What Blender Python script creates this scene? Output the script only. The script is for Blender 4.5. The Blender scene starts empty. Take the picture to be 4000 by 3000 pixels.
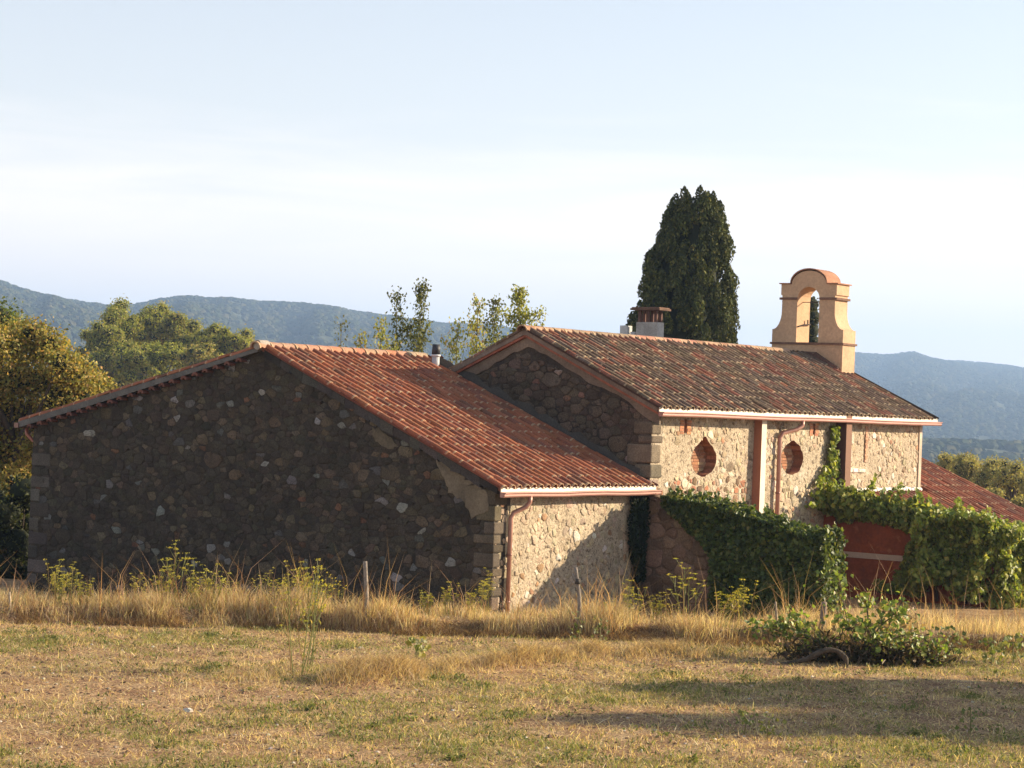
import bpy, math, random
import numpy as np
from mathutils import Matrix, Vector
random.seed(7)
RNG = np.random.default_rng(7)
sc = bpy.context.scene
COL = sc.collection
RAD = math.radians

# ------------------------------------------------------------------ camera
CAM = np.array([-32.8378, -30.7897, 3.9])
YAW, PITCH, ROLL, FPX = .6368, .0102, .038, 8459.14
FW = np.array([math.cos(PITCH)*math.cos(YAW), math.cos(PITCH)*math.sin(YAW), math.sin(PITCH)])
R0 = np.cross(FW, [0, 0, 1.]); R0 /= np.linalg.norm(R0); U0 = np.cross(R0, FW)
RT = math.cos(ROLL)*R0+math.sin(ROLL)*U0
UP = -math.sin(ROLL)*R0+math.cos(ROLL)*U0
cd = bpy.data.cameras.new('camera'); cam = bpy.data.objects.new('camera', cd); COL.objects.link(cam)
cam.matrix_world = Matrix(((RT[0], UP[0], -FW[0], CAM[0]), (RT[1], UP[1], -FW[1], CAM[1]), (RT[2], UP[2], -FW[2], CAM[2]), (0, 0, 0, 1)))
cd.sensor_fit = 'HORIZONTAL'; cd.sensor_width = 36; cd.lens = FPX/4000*36
cd.clip_start = .5; cd.clip_end = 30000
sc.camera = cam

# ------------------------------------------------------------------ light
SUN = np.array([.731, -.59, .335]); SUN /= np.linalg.norm(SUN)
SUN_EL = math.asin(SUN[2]); SUN_ROT = math.atan2(SUN[0], SUN[1])
world = bpy.data.worlds.new('World'); sc.world = world; world.use_nodes = True
def build_world():
    nt = world.node_tree; N = nt.nodes; L = nt.links; N.clear()
    out = N.new('ShaderNodeOutputWorld'); bg = N.new('ShaderNodeBackground'); bg.inputs[1].default_value = .065
    sky = N.new('ShaderNodeTexSky'); sky.sky_type = 'NISHITA'; sky.sun_disc = False
    sky.sun_elevation = SUN_EL; sky.sun_rotation = SUN_ROT; sky.air_density = 1.0; sky.dust_density = .7; sky.ozone_density = 1.6
    tc = N.new('ShaderNodeTexCoord'); sep = N.new('ShaderNodeSeparateXYZ'); L.new(tc.outputs['Generated'], sep.inputs[0])
    mp = N.new('ShaderNodeMapping'); mp.inputs['Scale'].default_value = (5, 5, 52); L.new(tc.outputs['Generated'], mp.inputs[0])
    nz = N.new('ShaderNodeTexNoise'); nz.inputs['Scale'].default_value = 1.0; nz.inputs['Detail'].default_value = 7; nz.inputs['Roughness'].default_value = .55; nz.inputs['Distortion'].default_value = .6
    L.new(mp.outputs[0], nz.inputs[0])
    # thin veil of cloud that thickens towards the horizon, its upper edge ragged
    m1 = N.new('ShaderNodeMath'); m1.operation = 'MULTIPLY_ADD'; m1.inputs[1].default_value = .11; L.new(nz.outputs[0], m1.inputs[0])
    m1.inputs[2].default_value = .052
    sub = N.new('ShaderNodeMath'); sub.operation = 'SUBTRACT'; L.new(m1.outputs[0], sub.inputs[0]); L.new(sep.outputs[2], sub.inputs[1])
    mr = N.new('ShaderNodeMapRange'); mr.interpolation_type = 'SMOOTHSTEP'
    mr.inputs[1].default_value = -.03; mr.inputs[2].default_value = .05; mr.inputs[3].default_value = 0; mr.inputs[4].default_value = .55
    L.new(sub.outputs[0], mr.inputs[0])
    # whitening that grows with the length of air looked through, 1-exp(-k/sin(elevation)), joined with the cloud veil
    mx = N.new('ShaderNodeMath'); mx.operation = 'MAXIMUM'; mx.inputs[1].default_value = .015; L.new(sep.outputs[2], mx.inputs[0])
    dv = N.new('ShaderNodeMath'); dv.operation = 'DIVIDE'; dv.inputs[0].default_value = -.058; L.new(mx.outputs[0], dv.inputs[1])
    ex = N.new('ShaderNodeMath'); ex.operation = 'EXPONENT'; L.new(dv.outputs[0], ex.inputs[0])
    iv = N.new('ShaderNodeMath'); iv.operation = 'SUBTRACT'; iv.inputs[0].default_value = 1; L.new(mr.outputs[0], iv.inputs[1])
    pr = N.new('ShaderNodeMath'); pr.operation = 'MULTIPLY'; L.new(ex.outputs[0], pr.inputs[0]); L.new(iv.outputs[0], pr.inputs[1])
    fc = N.new('ShaderNodeMath'); fc.operation = 'SUBTRACT'; fc.inputs[0].default_value = 1; L.new(pr.outputs[0], fc.inputs[1])
    mix = N.new('ShaderNodeMix'); mix.data_type = 'RGBA'; L.new(fc.outputs[0], mix.inputs[0]); L.new(sky.outputs[0], mix.inputs[6])
    mix.inputs[7].default_value = (11.7, 10.0, 8.5, 1)
    L.new(mix.outputs[2], bg.inputs[0]); L.new(bg.outputs[0], out.inputs[0])
build_world()
sd = bpy.data.lights.new('sun', 'SUN'); sd.energy = 5.0; sd.angle = RAD(.6); sd.color = (1, .83, .60)
sun = bpy.data.objects.new('sun', sd); COL.objects.link(sun)
sun.rotation_euler = Vector(SUN).to_track_quat('Z', 'Y').to_euler()
sc.view_settings.view_transform = 'Standard'; sc.view_settings.look = 'None'
sc.view_settings.gamma = 1; sc.view_settings.use_curve_mapping = False
sc.view_settings.exposure = 1.38
sc.cycles.max_bounces = 6; sc.cycles.transparent_max_bounces = 6; sc.cycles.volume_bounces = 0
sc.cycles.use_denoising = True

# ------------------------------------------------------------------ helpers
def at(u, v, D):
    return CAM+(RT*((u-2000)/FPX)-UP*((v-1500)/FPX)+FW)*D
def on_plane(u, v, n, p0):
    r = RT*((u-2000)/FPX)-UP*((v-1500)/FPX)+FW; n = np.array(n, float)
    return CAM+r*(n@(np.array(p0, float)-CAM)/(n@r))
def ss(a, b, x):
    t = np.clip((np.asarray(x, float)-a)/(b-a), 0, 1); return t*t*(3-2*t)
def _hash(ix, iy, seed):
    h = (ix*374761393+iy*668265263+seed*1442695041) & 0xFFFFFFFF
    h = ((h ^ (h >> 13))*1274126177) & 0xFFFFFFFF
    return ((h ^ (h >> 16)) & 0xFFFF)/65535.
def vn(x, y, seed=0):
    x = np.asarray(x, float); y = np.asarray(y, float)
    ix = np.floor(x).astype(np.int64); iy = np.floor(y).astype(np.int64); fx = x-ix; fy = y-iy
    fx = fx*fx*(3-2*fx); fy = fy*fy*(3-2*fy)
    a = _hash(ix, iy, seed); b = _hash(ix+1, iy, seed); c = _hash(ix, iy+1, seed); d = _hash(ix+1, iy+1, seed)
    return (a*(1-fx)+b*fx)*(1-fy)+(c*(1-fx)+d*fx)*fy
def fbm(x, y, seed=0, o=4):
    s = 0; a = .5; t = 0
    for k in range(o):
        s = s+a*vn(x*2**k, y*2**k, seed+k*17); t += a; a *= .5
    return s/t
def fastmesh(name, V, polys, tints=None, mat=None, smooth=False):
    """V (n,3); polys: list of int arrays (m,k); tints: list of (m,3) per polys or None"""
    me = bpy.data.meshes.new(name); V = np.ascontiguousarray(V, np.float32)
    me.vertices.add(len(V)); me.vertices.foreach_set('co', V.ravel())
    polys = [np.asarray(p, np.int32) for p in polys if len(p)]
    idx = np.concatenate([p.ravel() for p in polys])
    tot = np.concatenate([np.full(len(p), p.shape[1], np.int32) for p in polys])
    st = np.concatenate([[0], np.cumsum(tot)[:-1]]).astype(np.int32)
    me.loops.add(len(idx)); me.loops.foreach_set('vertex_index', idx)
    me.polygons.add(len(tot)); me.polygons.foreach_set('loop_start', st)
    me.polygons.foreach_set('loop_total', tot)
    if smooth: me.polygons.foreach_set('use_smooth', np.ones(len(tot), bool))
    if tints is not None:
        T = np.concatenate([np.asarray(t, np.float32) for t in tints]); T = np.hstack([T, np.ones((len(T), 1), np.float32)])
        at_ = me.attributes.new('tint', 'FLOAT_COLOR', 'FACE'); at_.data.foreach_set('color', np.ascontiguousarray(T).ravel())
    me.update(calc_edges=True); me.validate()
    if mat: me.materials.append(mat)
    return me
class MB:
    def __init__(s): s.v = []; s.f = []; s.t = []
    def add(s, vs, fs, tint=(.5, .5, .5)):
        o = len(s.v); s.v += [tuple(map(float, p)) for p in vs]; s.f += [tuple(i+o for i in f) for f in fs]; s.t += [tint]*len(fs)
    def box(s, a, b, tint=(.5, .5, .5)):
        x0, y0, z0 = a; x1, y1, z1 = b
        s.add([(x0, y0, z0), (x1, y0, z0), (x1, y1, z0), (x0, y1, z0), (x0, y0, z1), (x1, y0, z1), (x1, y1, z1), (x0, y1, z1)],
              [(0, 3, 2, 1), (4, 5, 6, 7), (0, 1, 5, 4), (1, 2, 6, 5), (2, 3, 7, 6), (3, 0, 4, 7)], tint)
    def prism(s, poly, ax, h, tint=(.5, .5, .5)):
        """poly: 3D points (planar), ax: extrusion vector"""
        n = len(poly); P = [np.array(p, float) for p in poly]; Q = [p+np.array(ax)*h for p in P]
        s.add(P+Q, [tuple(range(n))[::-1], tuple(range(n, 2*n))]+[(i, (i+1) % n, n+(i+1) % n, n+i) for i in range(n)], tint)
    def tube(s, pts, rad, n=8, tint=(.5, .5, .5), cap=True):
        pts = [np.array(p, float) for p in pts]; m = len(pts)
        if np.isscalar(rad): rad = [rad]*m
        vs = []; ref = None
        for i in range(m):
            d = pts[min(i+1, m-1)]-pts[max(i-1, 0)]; d /= np.linalg.norm(d)+1e-9
            if ref is None:
                ref = np.cross(d, [0, 0, 1.] if abs(d[2]) < .9 else [1., 0, 0])
            a = ref-d*(ref@d); a /= np.linalg.norm(a)+1e-9; ref = a; b = np.cross(d, a)
            for k in range(n):
                t = 2*math.pi*k/n; vs.append(pts[i]+rad[i]*(math.cos(t)*a+math.sin(t)*b))
        fs = [(i*n+k, i*n+(k+1) % n, (i+1)*n+(k+1) % n, (i+1)*n+k) for i in range(m-1) for k in range(n)]
        if cap: fs += [tuple(range(n))[::-1], tuple((m-1)*n+k for k in range(n))]
        s.add(vs, fs, tint)
    def mesh(s, name, mat, smooth=False, off=(0, 0, 0)):
        me = bpy.data.meshes.new(name); V = np.array(s.v)-np.array(off)
        me.from_pydata(V.tolist(), [], s.f)
        a = me.attributes.new('tint', 'FLOAT_COLOR', 'FACE')
        if len(a.data) == len(s.t): a.data.foreach_set('color', np.array([(t[0], t[1], t[2], 1) for t in s.t], np.float32).ravel())
        if smooth: me.polygons.foreach_set('use_smooth', np.ones(len(me.polygons), bool))
        me.materials.append(mat); me.update(); return me
def thing(name, label, cat, loc, group=None):
    o = bpy.data.objects.new(name, None); COL.objects.link(o); o.empty_display_size = .2
    o.location = loc; o['label'] = label; o['category'] = cat
    if group: o['group'] = group
    return o
ORG = {}
def part(name, me, parent, loc=None, stuff=False, label=None):
    o = bpy.data.objects.new(name, me); COL.objects.link(o); o.parent = parent
    if loc is not None: o.location = loc
    if stuff: o['kind'] = 'stuff'
    if label: o['label'] = label
    return o
def single(name, me, label, cat, group=None, loc=(0, 0, 0)):
    o = bpy.data.objects.new(name, me); COL.objects.link(o); o.location = loc; o['label'] = label; o['category'] = cat
    if group: o['group'] = group
    return o
def setting(name, me, kind='structure'):
    o = bpy.data.objects.new(name, me); COL.objects.link(o); o['kind'] = kind; return o

# ------------------------------------------------------------------ materials
def nodes(name):
    m = bpy.data.materials.new(name); m.use_nodes = True; nt = m.node_tree; nt.nodes.clear()
    out = nt.nodes.new('ShaderNodeOutputMaterial'); bs = nt.nodes.new('ShaderNodeBsdfPrincipled')
    nt.links.new(bs.outputs[0], out.inputs[0]); return m, nt, bs, out
def tintmat(name, rough=.9, nscale=(6, 40), namp=(.5, .35), bump=.0, bscale=60, stain_pit=None, tint=None, spec=.2, metal=0, hue=None):
    """base colour = face tint (or a fixed colour) varied by two scales of noise in world space"""
    m, nt, bs, out = nodes(name); N = nt.nodes; L = nt.links
    geo = N.new('ShaderNodeNewGeometry')
    if tint is None:
        c = N.new('ShaderNodeAttribute'); c.attribute_name = 'tint'; col = c.outputs[0]
    else:
        c = N.new('ShaderNodeRGB'); c.outputs[0].default_value = (*tint, 1); col = c.outputs[0]
    for sc_, am in zip(nscale, namp):
        nz = N.new('ShaderNodeTexNoise'); nz.inputs['Scale'].default_value = sc_; nz.inputs['Detail'].default_value = 4; nz.inputs['Roughness'].default_value = .65
        L.new(geo.outputs['Position'], nz.inputs[0])
        mr = N.new('ShaderNodeMapRange'); mr.inputs[1].default_value = .3; mr.inputs[2].default_value = .7
        mr.inputs[3].default_value = 1-am; mr.inputs[4].default_value = 1+am; L.new(nz.outputs[0], mr.inputs[0])
        mu = N.new('ShaderNodeMix'); mu.data_type = 'RGBA'; mu.blend_type = 'MULTIPLY'; mu.inputs[0].default_value = 1
        L.new(col, mu.inputs[6]); L.new(mr.outputs[0], mu.inputs[7]); col = mu.outputs[2]
    for st in (stain_pit or []):
        nz = N.new('ShaderNodeTexNoise'); nz.inputs['Scale'].default_value = st[1]; nz.inputs['Detail'].default_value = 5; nz.inputs['Roughness'].default_value = .7
        L.new(geo.outputs['Position'], nz.inputs[0])
        mr = N.new('ShaderNodeMapRange'); mr.interpolation_type = 'SMOOTHSTEP'; mr.inputs[1].default_value = st[2]; mr.inputs[2].default_value = st[2]+st[3]
        mr.inputs[3].default_value = 0; mr.inputs[4].default_value = st[4]; L.new(nz.outputs[0], mr.inputs[0])
        mu = N.new('ShaderNodeMix'); mu.data_type = 'RGBA'; L.new(mr.outputs[0], mu.inputs[0]); L.new(col, mu.inputs[6]); mu.inputs[7].default_value = (*st[0], 1); col = mu.outputs[2]
    L.new(col, bs.inputs['Base Color']); bs.inputs['Roughness'].default_value = rough
    bs.inputs['Specular IOR Level'].default_value = spec; bs.inputs['Metallic'].default_value = metal
    if bump:
        nz = N.new('ShaderNodeTexNoise'); nz.inputs['Scale'].default_value = bscale; nz.inputs['Detail'].default_value = 6; nz.inputs['Roughness'].default_value = .7
        L.new(geo.outputs['Position'], nz.inputs[0]); bp = N.new('ShaderNodeBump'); bp.inputs['Strength'].default_value = 1; bp.inputs['Distance'].default_value = bump
        L.new(nz.outputs[0], bp.inputs['Height']); L.new(bp.outputs[0], bs.inputs['Normal'])
    return m
def leafmat(name, trans=.35, rough=.6, spec=.25):
    m, nt, bs, out = nodes(name); N = nt.nodes; L = nt.links
    c = N.new('ShaderNodeAttribute'); c.attribute_name = 'tint'
    L.new(c.outputs[0], bs.inputs['Base Color']); bs.inputs['Roughness'].default_value = rough; bs.inputs['Specular IOR Level'].default_value = spec
    tr = N.new('ShaderNodeBsdfTranslucent'); g = N.new('ShaderNodeMix'); g.data_type = 'RGBA'; g.blend_type = 'MULTIPLY'; g.inputs[0].default_value = 1
    L.new(c.outputs[0], g.inputs[6]); g.inputs[7].default_value = (1.5, 1.45, .7, 1); L.new(g.outputs[2], tr.inputs[0])
    mx = N.new('ShaderNodeMixShader'); mx.inputs[0].default_value = trans; L.new(bs.outputs[0], mx.inputs[1]); L.new(tr.outputs[0], mx.inputs[2]); L.new(mx.outputs[0], out.inputs[0])
    return m
M_GABLE = tintmat('lichen_dark_mortar', nscale=(1.3, 30), namp=(.35, .5), bump=.025, bscale=14, tint=(.058, .046, .033), stain_pit=[((.035, .031, .028), 2.2, .5, .14, .7), ((.17, .14, .10), 3.1, .62, .08, .6), ((.02, .018, .016), 11, .6, .06, .8)])
M_LIME = tintmat('lime_mortar', nscale=(1.6, 34), namp=(.22, .35), bump=.05, bscale=11, tint=(.45, .365, .255), stain_pit=[((.27, .20, .125), 3.2, .55, .12, .65), ((.56, .48, .37), 1.5, .57, .1, .7), ((.10, .07, .045), 10, .55, .06, .85), ((.09, .062, .04), 26, .57, .05, .8)])  # the two darkest spot layers paint the shade inside small pits
M_STONE_DARK = tintmat('lichened_rubble_stone', nscale=(3, 40), namp=(.3, .5), bump=.02, bscale=30, stain_pit=[((.025, .022, .02), 6, .55, .1, .6), ((.20, .18, .15), 24, .66, .05, .55)])
M_STONE = tintmat('rubble_stone', nscale=(1.4, 40), namp=(.3, .4), bump=.02, bscale=26, stain_pit=[((.12, .085, .055), 16, .63, .05, .7)])
M_TILE = tintmat('terracotta_tile', nscale=(2.2, 38), namp=(.2, .3), rough=.85, bump=.004, bscale=70, stain_pit=[((.09, .068, .05), 2.6, .57, .12, .5), ((.10, .075, .055), 9, .62, .08, .55)])
M_TILE_OLD = tintmat('mossy_terracotta_tile', nscale=(2.2, 42), namp=(.35, .4), rough=.92, bump=.006, bscale=60, stain_pit=[((.06, .05, .036), 5, .52, .12, .5), ((.30, .25, .15), 15, .6, .06, .6)])
M_CEMENT = tintmat('grey_cement', nscale=(2, 30), namp=(.25, .25), bump=.008, bscale=40)
M_PLASTER = tintmat('painted_plaster', nscale=(1.2, 25), namp=(.08, .08), bump=.003, bscale=50)
M_BRICK = tintmat('red_brick', nscale=(5, 50), namp=(.3, .35), bump=.006, bscale=60)
M_COPPER = tintmat('copper_brown_metal', rough=.42, nscale=(2, 20), namp=(.1, .08), spec=.5, metal=.15)
M_CREAM = tintmat('sunlit_cream', rough=.6, nscale=(4, 30), namp=(.08, .1))
M_PLASTIC = tintmat('pipe_plastic', rough=.5, nscale=(4, 30), namp=(.05, .05))
M_IRON = tintmat('rusty_iron', rough=.8, nscale=(8, 60), namp=(.3, .3))
M_WOOD = tintmat('weathered_wood', rough=.9, nscale=(14, 90), namp=(.35, .35), bump=.006, bscale=45)
M_BARK = tintmat('bark', rough=.95, nscale=(6, 60), namp=(.35, .35), bump=.02, bscale=20)
M_LEAF = leafmat('leaf'); M_LEAFG = leafmat('glossy_leaf', trans=.35, rough=.5, spec=.35)
M_DRY = leafmat('dry_grass_blade', trans=.42, rough=.75, spec=.15)
M_NEEDLE = leafmat('cypress_scale', trans=.12, rough=.75, spec=.15)
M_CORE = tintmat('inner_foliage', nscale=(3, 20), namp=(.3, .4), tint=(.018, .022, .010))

# ------------------------------------------------------------------ ground
FH = np.array([math.cos(YAW), math.sin(YAW)]); RH = np.array([math.sin(YAW), -math.cos(YAW)])
def DS(x, y):
    dx = np.asarray(x, float)-CAM[0]; dy = np.asarray(y, float)-CAM[1]
    return dx*FH[0]+dy*FH[1], dx*RH[0]+dy*RH[1]
def bank(S):
    return 36.7+.06*np.asarray(S, float)+1.1*(fbm(np.asarray(S, float)*.6+40, np.asarray(S, float)*0+3.3, 5, 4)-.5)
def ground_z(x, y):
    D, S = DS(x, y); b = bank(S)
    z = 2.3*(1-ss(1.5, 18.5, D))
    z = z+.22*ss(b, b+.45, D)-.45*ss(b+.9, b+4.0, D)-.4*ss(42, 48, D)*ss(2, -4, S)
    z = z-1.2*ss(48, 70, D)-5*ss(75, 230, D)-8*ss(230, 420, D)
    z = z+.05*(fbm(x*.6, y*.6, 3)-.5)*ss(15, 20, D)*(1-ss(60, 90, D))+.03*(vn(x*2.5, y*2.5, 9)-.5)*ss(18, 20, D)*(1-ss(50, 60, D))
    # raked swath of dry grass lying across the field
    w = swath(D, S); z = z+.13*w
    return z
def swath(D, S):
    D = np.asarray(D, float); S = np.asarray(S, float)
    c = 32.4+.85*S+.5*np.sin(S*1.1)
    return np.exp(-((D-c)/.6)**2)*ss(-3.6, -2.2, S)*(1-ss(3.2, 4.6, S))*ss(.3, .62, fbm(S*1.1, D*.8, 31, 3))*1.3
def green_amount(x, y):
    D, S = DS(x, y)
    g = ss(.48, .70, fbm(x*.55, y*.55, 71, 4))*.85
    g = g+.9*ss(.42, .66, fbm(x*.9+9, y*.9, 72, 3))*(1-ss(22.5, 27, D))
    g = g-.5*ss(-1.5, -4.5, S)*ss(24, 25.5, D)*(1-ss(29, 30.5, D))
    g = g+.6*ss(1, 7, S)*ss(.4, .65, fbm(x*.8, y*.8+4, 73, 3))
    g = g+.5*np.exp(-((D-(bank(S)-.5))/.4)**2)*ss(-3, 2, S)
    g = g+.55*np.exp(-((D-34.4)/1.1)**2-((S+2.2)/1.6)**2)
    g = g+.4*ss(.42, .6, fbm(x*.5+30, y*.5, 75, 3))*np.exp(-((D-30.5)/1.8)**2)
    return np.clip(g, 0, 1)

def build_ground():
    Ds = np.concatenate([np.arange(-40, 17, 1.5), np.arange(17, 46, .14), np.arange(46, 90, 1.2), np.geomspace(90, 440, 30)])
    t = np.concatenate([np.linspace(-1.6, -.31, 18), np.linspace(-.3, .3, 190), np.linspace(.31, 1.6, 18)])
    Dg, tg = np.meshgrid(Ds, t, indexing='ij'); Sg = tg*np.maximum(np.abs(Dg), 22)
    X = CAM[0]+Dg*FH[0]+Sg*RH[0]; Y = CAM[1]+Dg*FH[1]+Sg*RH[1]; Z = ground_z(X, Y)
    n, m = X.shape; I = np.arange(n*m).reshape(n, m)
    q = np.stack([I[:-1, :-1], I[1:, :-1], I[1:, 1:], I[:-1, 1:]], -1).reshape(-1, 4)[:, ::-1]
    me = fastmesh('ground', np.stack([X, Y, Z], -1).reshape(-1, 3), [q], None, None, True)
    a = me.attributes.new('green', 'FLOAT', 'POINT'); a.data.foreach_set('value', green_amount(X, Y).ravel().astype(np.float32))
    m_, nt, bs, out = nodes('dry_field_soil'); N = nt.nodes; L = nt.links
    geo = N.new('ShaderNodeNewGeometry')
    def noise(s, d=6, r=.65):
        z = N.new('ShaderNodeTexNoise'); z.inputs['Scale'].default_value = s; z.inputs['Detail'].default_value = d; z.inputs['Roughness'].default_value = r; L.new(geo.outputs['Position'], z.inputs[0]); return z.outputs[0]
    def ramp(f, pts):
        r = N.new('ShaderNodeValToRGB'); e = r.color_ramp.elements
        for i, (p, c) in enumerate(pts):
            k = e[i] if i < 2 else e.new(p)
            k.position = p; k.color = (*c, 1)
        L.new(f, r.inputs[0]); return r.outputs[0]
    c1 = ramp(noise(1.5, 7, .7), [(.32, (.27, .145, .085)), (.68, (.62, .455, .265)), (.5, (.44, .285, .16))])
    c2 = ramp(noise(26, 5), [(.38, (.14, .11, .09)), (.62, (1.35, 1.3, 1.2)), (.5, (.8, .75, .7))])
    mu = N.new('ShaderNodeMix'); mu.data_type = 'RGBA'; mu.blend_type = 'MULTIPLY'; mu.inputs[0].default_value = .8; L.new(c1, mu.inputs[6]); L.new(c2, mu.inputs[7])
    ga = N.new('ShaderNodeAttribute'); ga.attribute_name = 'green'
    mg = N.new('ShaderNodeMix'); mg.data_type = 'RGBA'; k = N.new('ShaderNodeMath'); k.operation = 'MULTIPLY'; k.inputs[1].default_value = .3; L.new(ga.outputs['Fac'], k.inputs[0])
    L.new(k.outputs[0], mg.inputs[0]); L.new(mu.outputs[2], mg.inputs[6]); mg.inputs[7].default_value = (.17, .16, .05, 1)
    L.new(mg.outputs[2], bs.inputs['Base Color']); bs.inputs['Roughness'].default_value = .95; bs.inputs['Specular IOR Level'].default_value = .1
    bp = N.new('ShaderNodeBump'); bp.inputs['Distance'].default_value = .05; L.new(noise(18, 7, .7), bp.inputs['Height']); L.new(bp.outputs[0], bs.inputs['Normal'])
    me.materials.append(m_); setting('ground', me)
build_ground()

# ------------------------------------------------------------------ hills
PROF = [(-2500, 1010), (-1500, 1040), (-700, 1060), (-200, 1062), (0, 1097), (120, 1142), (300, 1178), (430, 1195), (520, 1192), (640, 1172), (760, 1160), (900, 1166), (1080, 1182), (1250, 1192), (1400, 1216), (1550, 1241), (1750, 1262), (1950, 1275),
        (2300, 1330), (2700, 1365), (3000, 1392), (3330, 1388), (3450, 1398), (3560, 1396), (3700, 1414), (3850, 1421), (4000, 1442), (4300, 1462), (5000, 1492), (6500, 1560)]
def prof_tables():
    A = []; E_ = []
    for u, v in PROF:
        r = RT*((u-2000)/FPX)-UP*((v-1500)/FPX)+FW
        A.append(math.atan2(r[:2]@RH, r[:2]@FH)); E_.append(r[2]/math.hypot(r[0], r[1]))
    return np.array(A), np.array(E_)
PA, PE = prof_tables()
def hill_z(az, r):
    ridge = np.interp(az, PA, PE)
    rr = 3000+1500*ss(-.05, .16, az)+250*np.sin(az*9)
    H = ridge*rr+3.9-7
    base = -14-12*ss(350, 900, r)
    r0 = 900+700*ss(0, .2, az)
    t = np.clip((r-r0)/(rr-r0), 0, None)
    up = ss(0, 1, np.minimum(t, 1))**.85
    spur = fbm(az*22+5, r/900., 11, 4)-.5
    ridgev = np.abs(fbm(az*30+2, r/1500., 21, 3)-.5)*2
    amp = 1-ss(.72, 1.0, t)
    z = base+(H-base)*up+(H-base)*(.30*spur-.18*ridgev)*np.sin(np.pi*np.clip(t, 0, 1))*amp
    z = z+(fbm(az*120, r/200., 31, 3)-.5)*10*ss(0, .3, t)*(.25+.75*amp)
    z = np.where(t > 1, H-(r-rr)*.12, z)
    # low wooded rise in the plain on the right
    z = z+16*np.exp(-((r-1500-200*np.sin(az*25))/220)**2)*ss(.1, .18, az)
    return z
def forest_points():
    P = []
    for (r0, r1, n) in ((420, 1200, 12000), (1200, 2400, 32000), (2400, 4700, 80000)):
        az = RNG.uniform(-.30, .34, n); r = np.sqrt(RNG.uniform(r0*r0, r1*r1, n)); P.append(np.stack([az, r], -1))
    P = np.concatenate(P)
    hid = (P[:, 0] > -.028) & (P[:, 0] < .145)            # behind the buildings
    keep = ~hid | (P[:, 1] > 2500)
    clear = fbm(P[:, 0]*60, P[:, 1]/160, 55, 3)
    keep &= clear < .72
    return P[keep]
def build_hills():
    az = np.concatenate([np.linspace(-.6, -.31, 24), np.linspace(-.305, .345, 330), np.linspace(.35, .6, 24)])
    r = np.concatenate([np.linspace(400, 1500, 60), np.linspace(1515, 5200, 190), np.linspace(5230, 5700, 4)])
    R_, A = np.meshgrid(r, az, indexing='ij'); Z = hill_z(A, R_)
    D = R_*np.cos(A); S = R_*np.sin(A); X = CAM[0]+D*FH[0]+S*RH[0]; Y = CAM[1]+D*FH[1]+S*RH[1]
    n, m = X.shape; I = np.arange(n*m).reshape(n, m)
    q = np.stack([I[:-1, :-1], I[1:, :-1], I[1:, 1:], I[:-1, 1:]], -1).reshape(-1, 4)[:, ::-1]
    me = fastmesh('hills', np.stack([X, Y, Z], -1).reshape(-1, 3), [q], None, None, True)
    me.materials.append(tintmat('hillside_scrub', nscale=(.006, .05), namp=(.35, .4), tint=(.060, .068, .030), stain_pit=[((.15, .12, .06), .004, .6, .06, .7)]))
    setting('hills', me)
    # wood on the hills: one mass of crowns, instanced blobs
    P = forest_points(); Zf = hill_z(P[:, 0], P[:, 1]); D = P[:, 1]*np.cos(P[:, 0]); S = P[:, 1]*np.sin(P[:, 0])
    V = np.stack([CAM[0]+D*FH[0]+S*RH[0], CAM[1]+D*FH[1]+S*RH[1], Zf], -1)
    me = bpy.data.meshes.new('forest'); me.vertices.add(len(V)); me.vertices.foreach_set('co', V.astype(np.float32).ravel())
    a = me.attributes.new('size', 'FLOAT', 'POINT'); a.data.foreach_set('value', RNG.uniform(1.9, 4.2, len(V)).astype(np.float32)*np.where(P[:, 1] < 1200, .8, 1).astype(np.float32))
    a = me.attributes.new('spin', 'FLOAT', 'POINT'); a.data.foreach_set('value', RNG.uniform(0, 6.28, len(V)).astype(np.float32))
    me.update()
    import bmesh
    bm = bmesh.new(); bmesh.ops.create_icosphere(bm, subdivisions=2, radius=1)
    for v in bm.verts:
        c = v.co; k = .78+.5*random.random(); v.co = Vector((c.x*k, c.y*k, c.z*k*.85+.5))
    cm = bpy.data.meshes.new('forest_crown'); bm.to_mesh(cm); bm.free()
    m, nt, bs, out = nodes('forest_crown'); N = nt.nodes; L = nt.links
    oi = N.new('ShaderNodeObjectInfo'); rp = N.new('ShaderNodeValToRGB'); e = rp.color_ramp.elements
    e[0].position = 0; e[0].color = (.026, .036, .014, 1); e[1].position = 1; e[1].color = (.085, .075, .028, 1); k = e.new(.5); k.color = (.045, .055, .02, 1)
    L.new(oi.outputs['Random'], rp.inputs[0]); L.new(rp.outputs[0], bs.inputs['Base Color']); bs.inputs['Roughness'].default_value = 1; bs.inputs['Specular IOR Level'].default_value = .05
    cm.materials.append(m)
    co = bpy.data.objects.new('forest_crown', cm)
    o = bpy.data.objects.new('forest', me); COL.objects.link(o); o['kind'] = 'stuff'
    ng = bpy.data.node_groups.new('scatter_forest', 'GeometryNodeTree')
    ng.interface.new_socket('Geometry', in_out='INPUT', socket_type='NodeSocketGeometry'); ng.interface.new_socket('Geometry', in_out='OUTPUT', socket_type='NodeSocketGeometry')
    N = ng.nodes; L = ng.links
    gi = N.new('NodeGroupInput'); go = N.new('NodeGroupOutput'); ip = N.new('GeometryNodeInstanceOnPoints'); ob = N.new('GeometryNodeObjectInfo'); ob.inputs[0].default_value = co
    na = N.new('GeometryNodeInputNamedAttribute'); na.data_type = 'FLOAT'; na.inputs[0].default_value = 'size'
    nb = N.new('GeometryNodeInputNamedAttribute'); nb.data_type = 'FLOAT'; nb.inputs[0].default_value = 'spin'
    cx = N.new('ShaderNodeCombineXYZ'); L.new(nb.outputs[0], cx.inputs[2])
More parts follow.
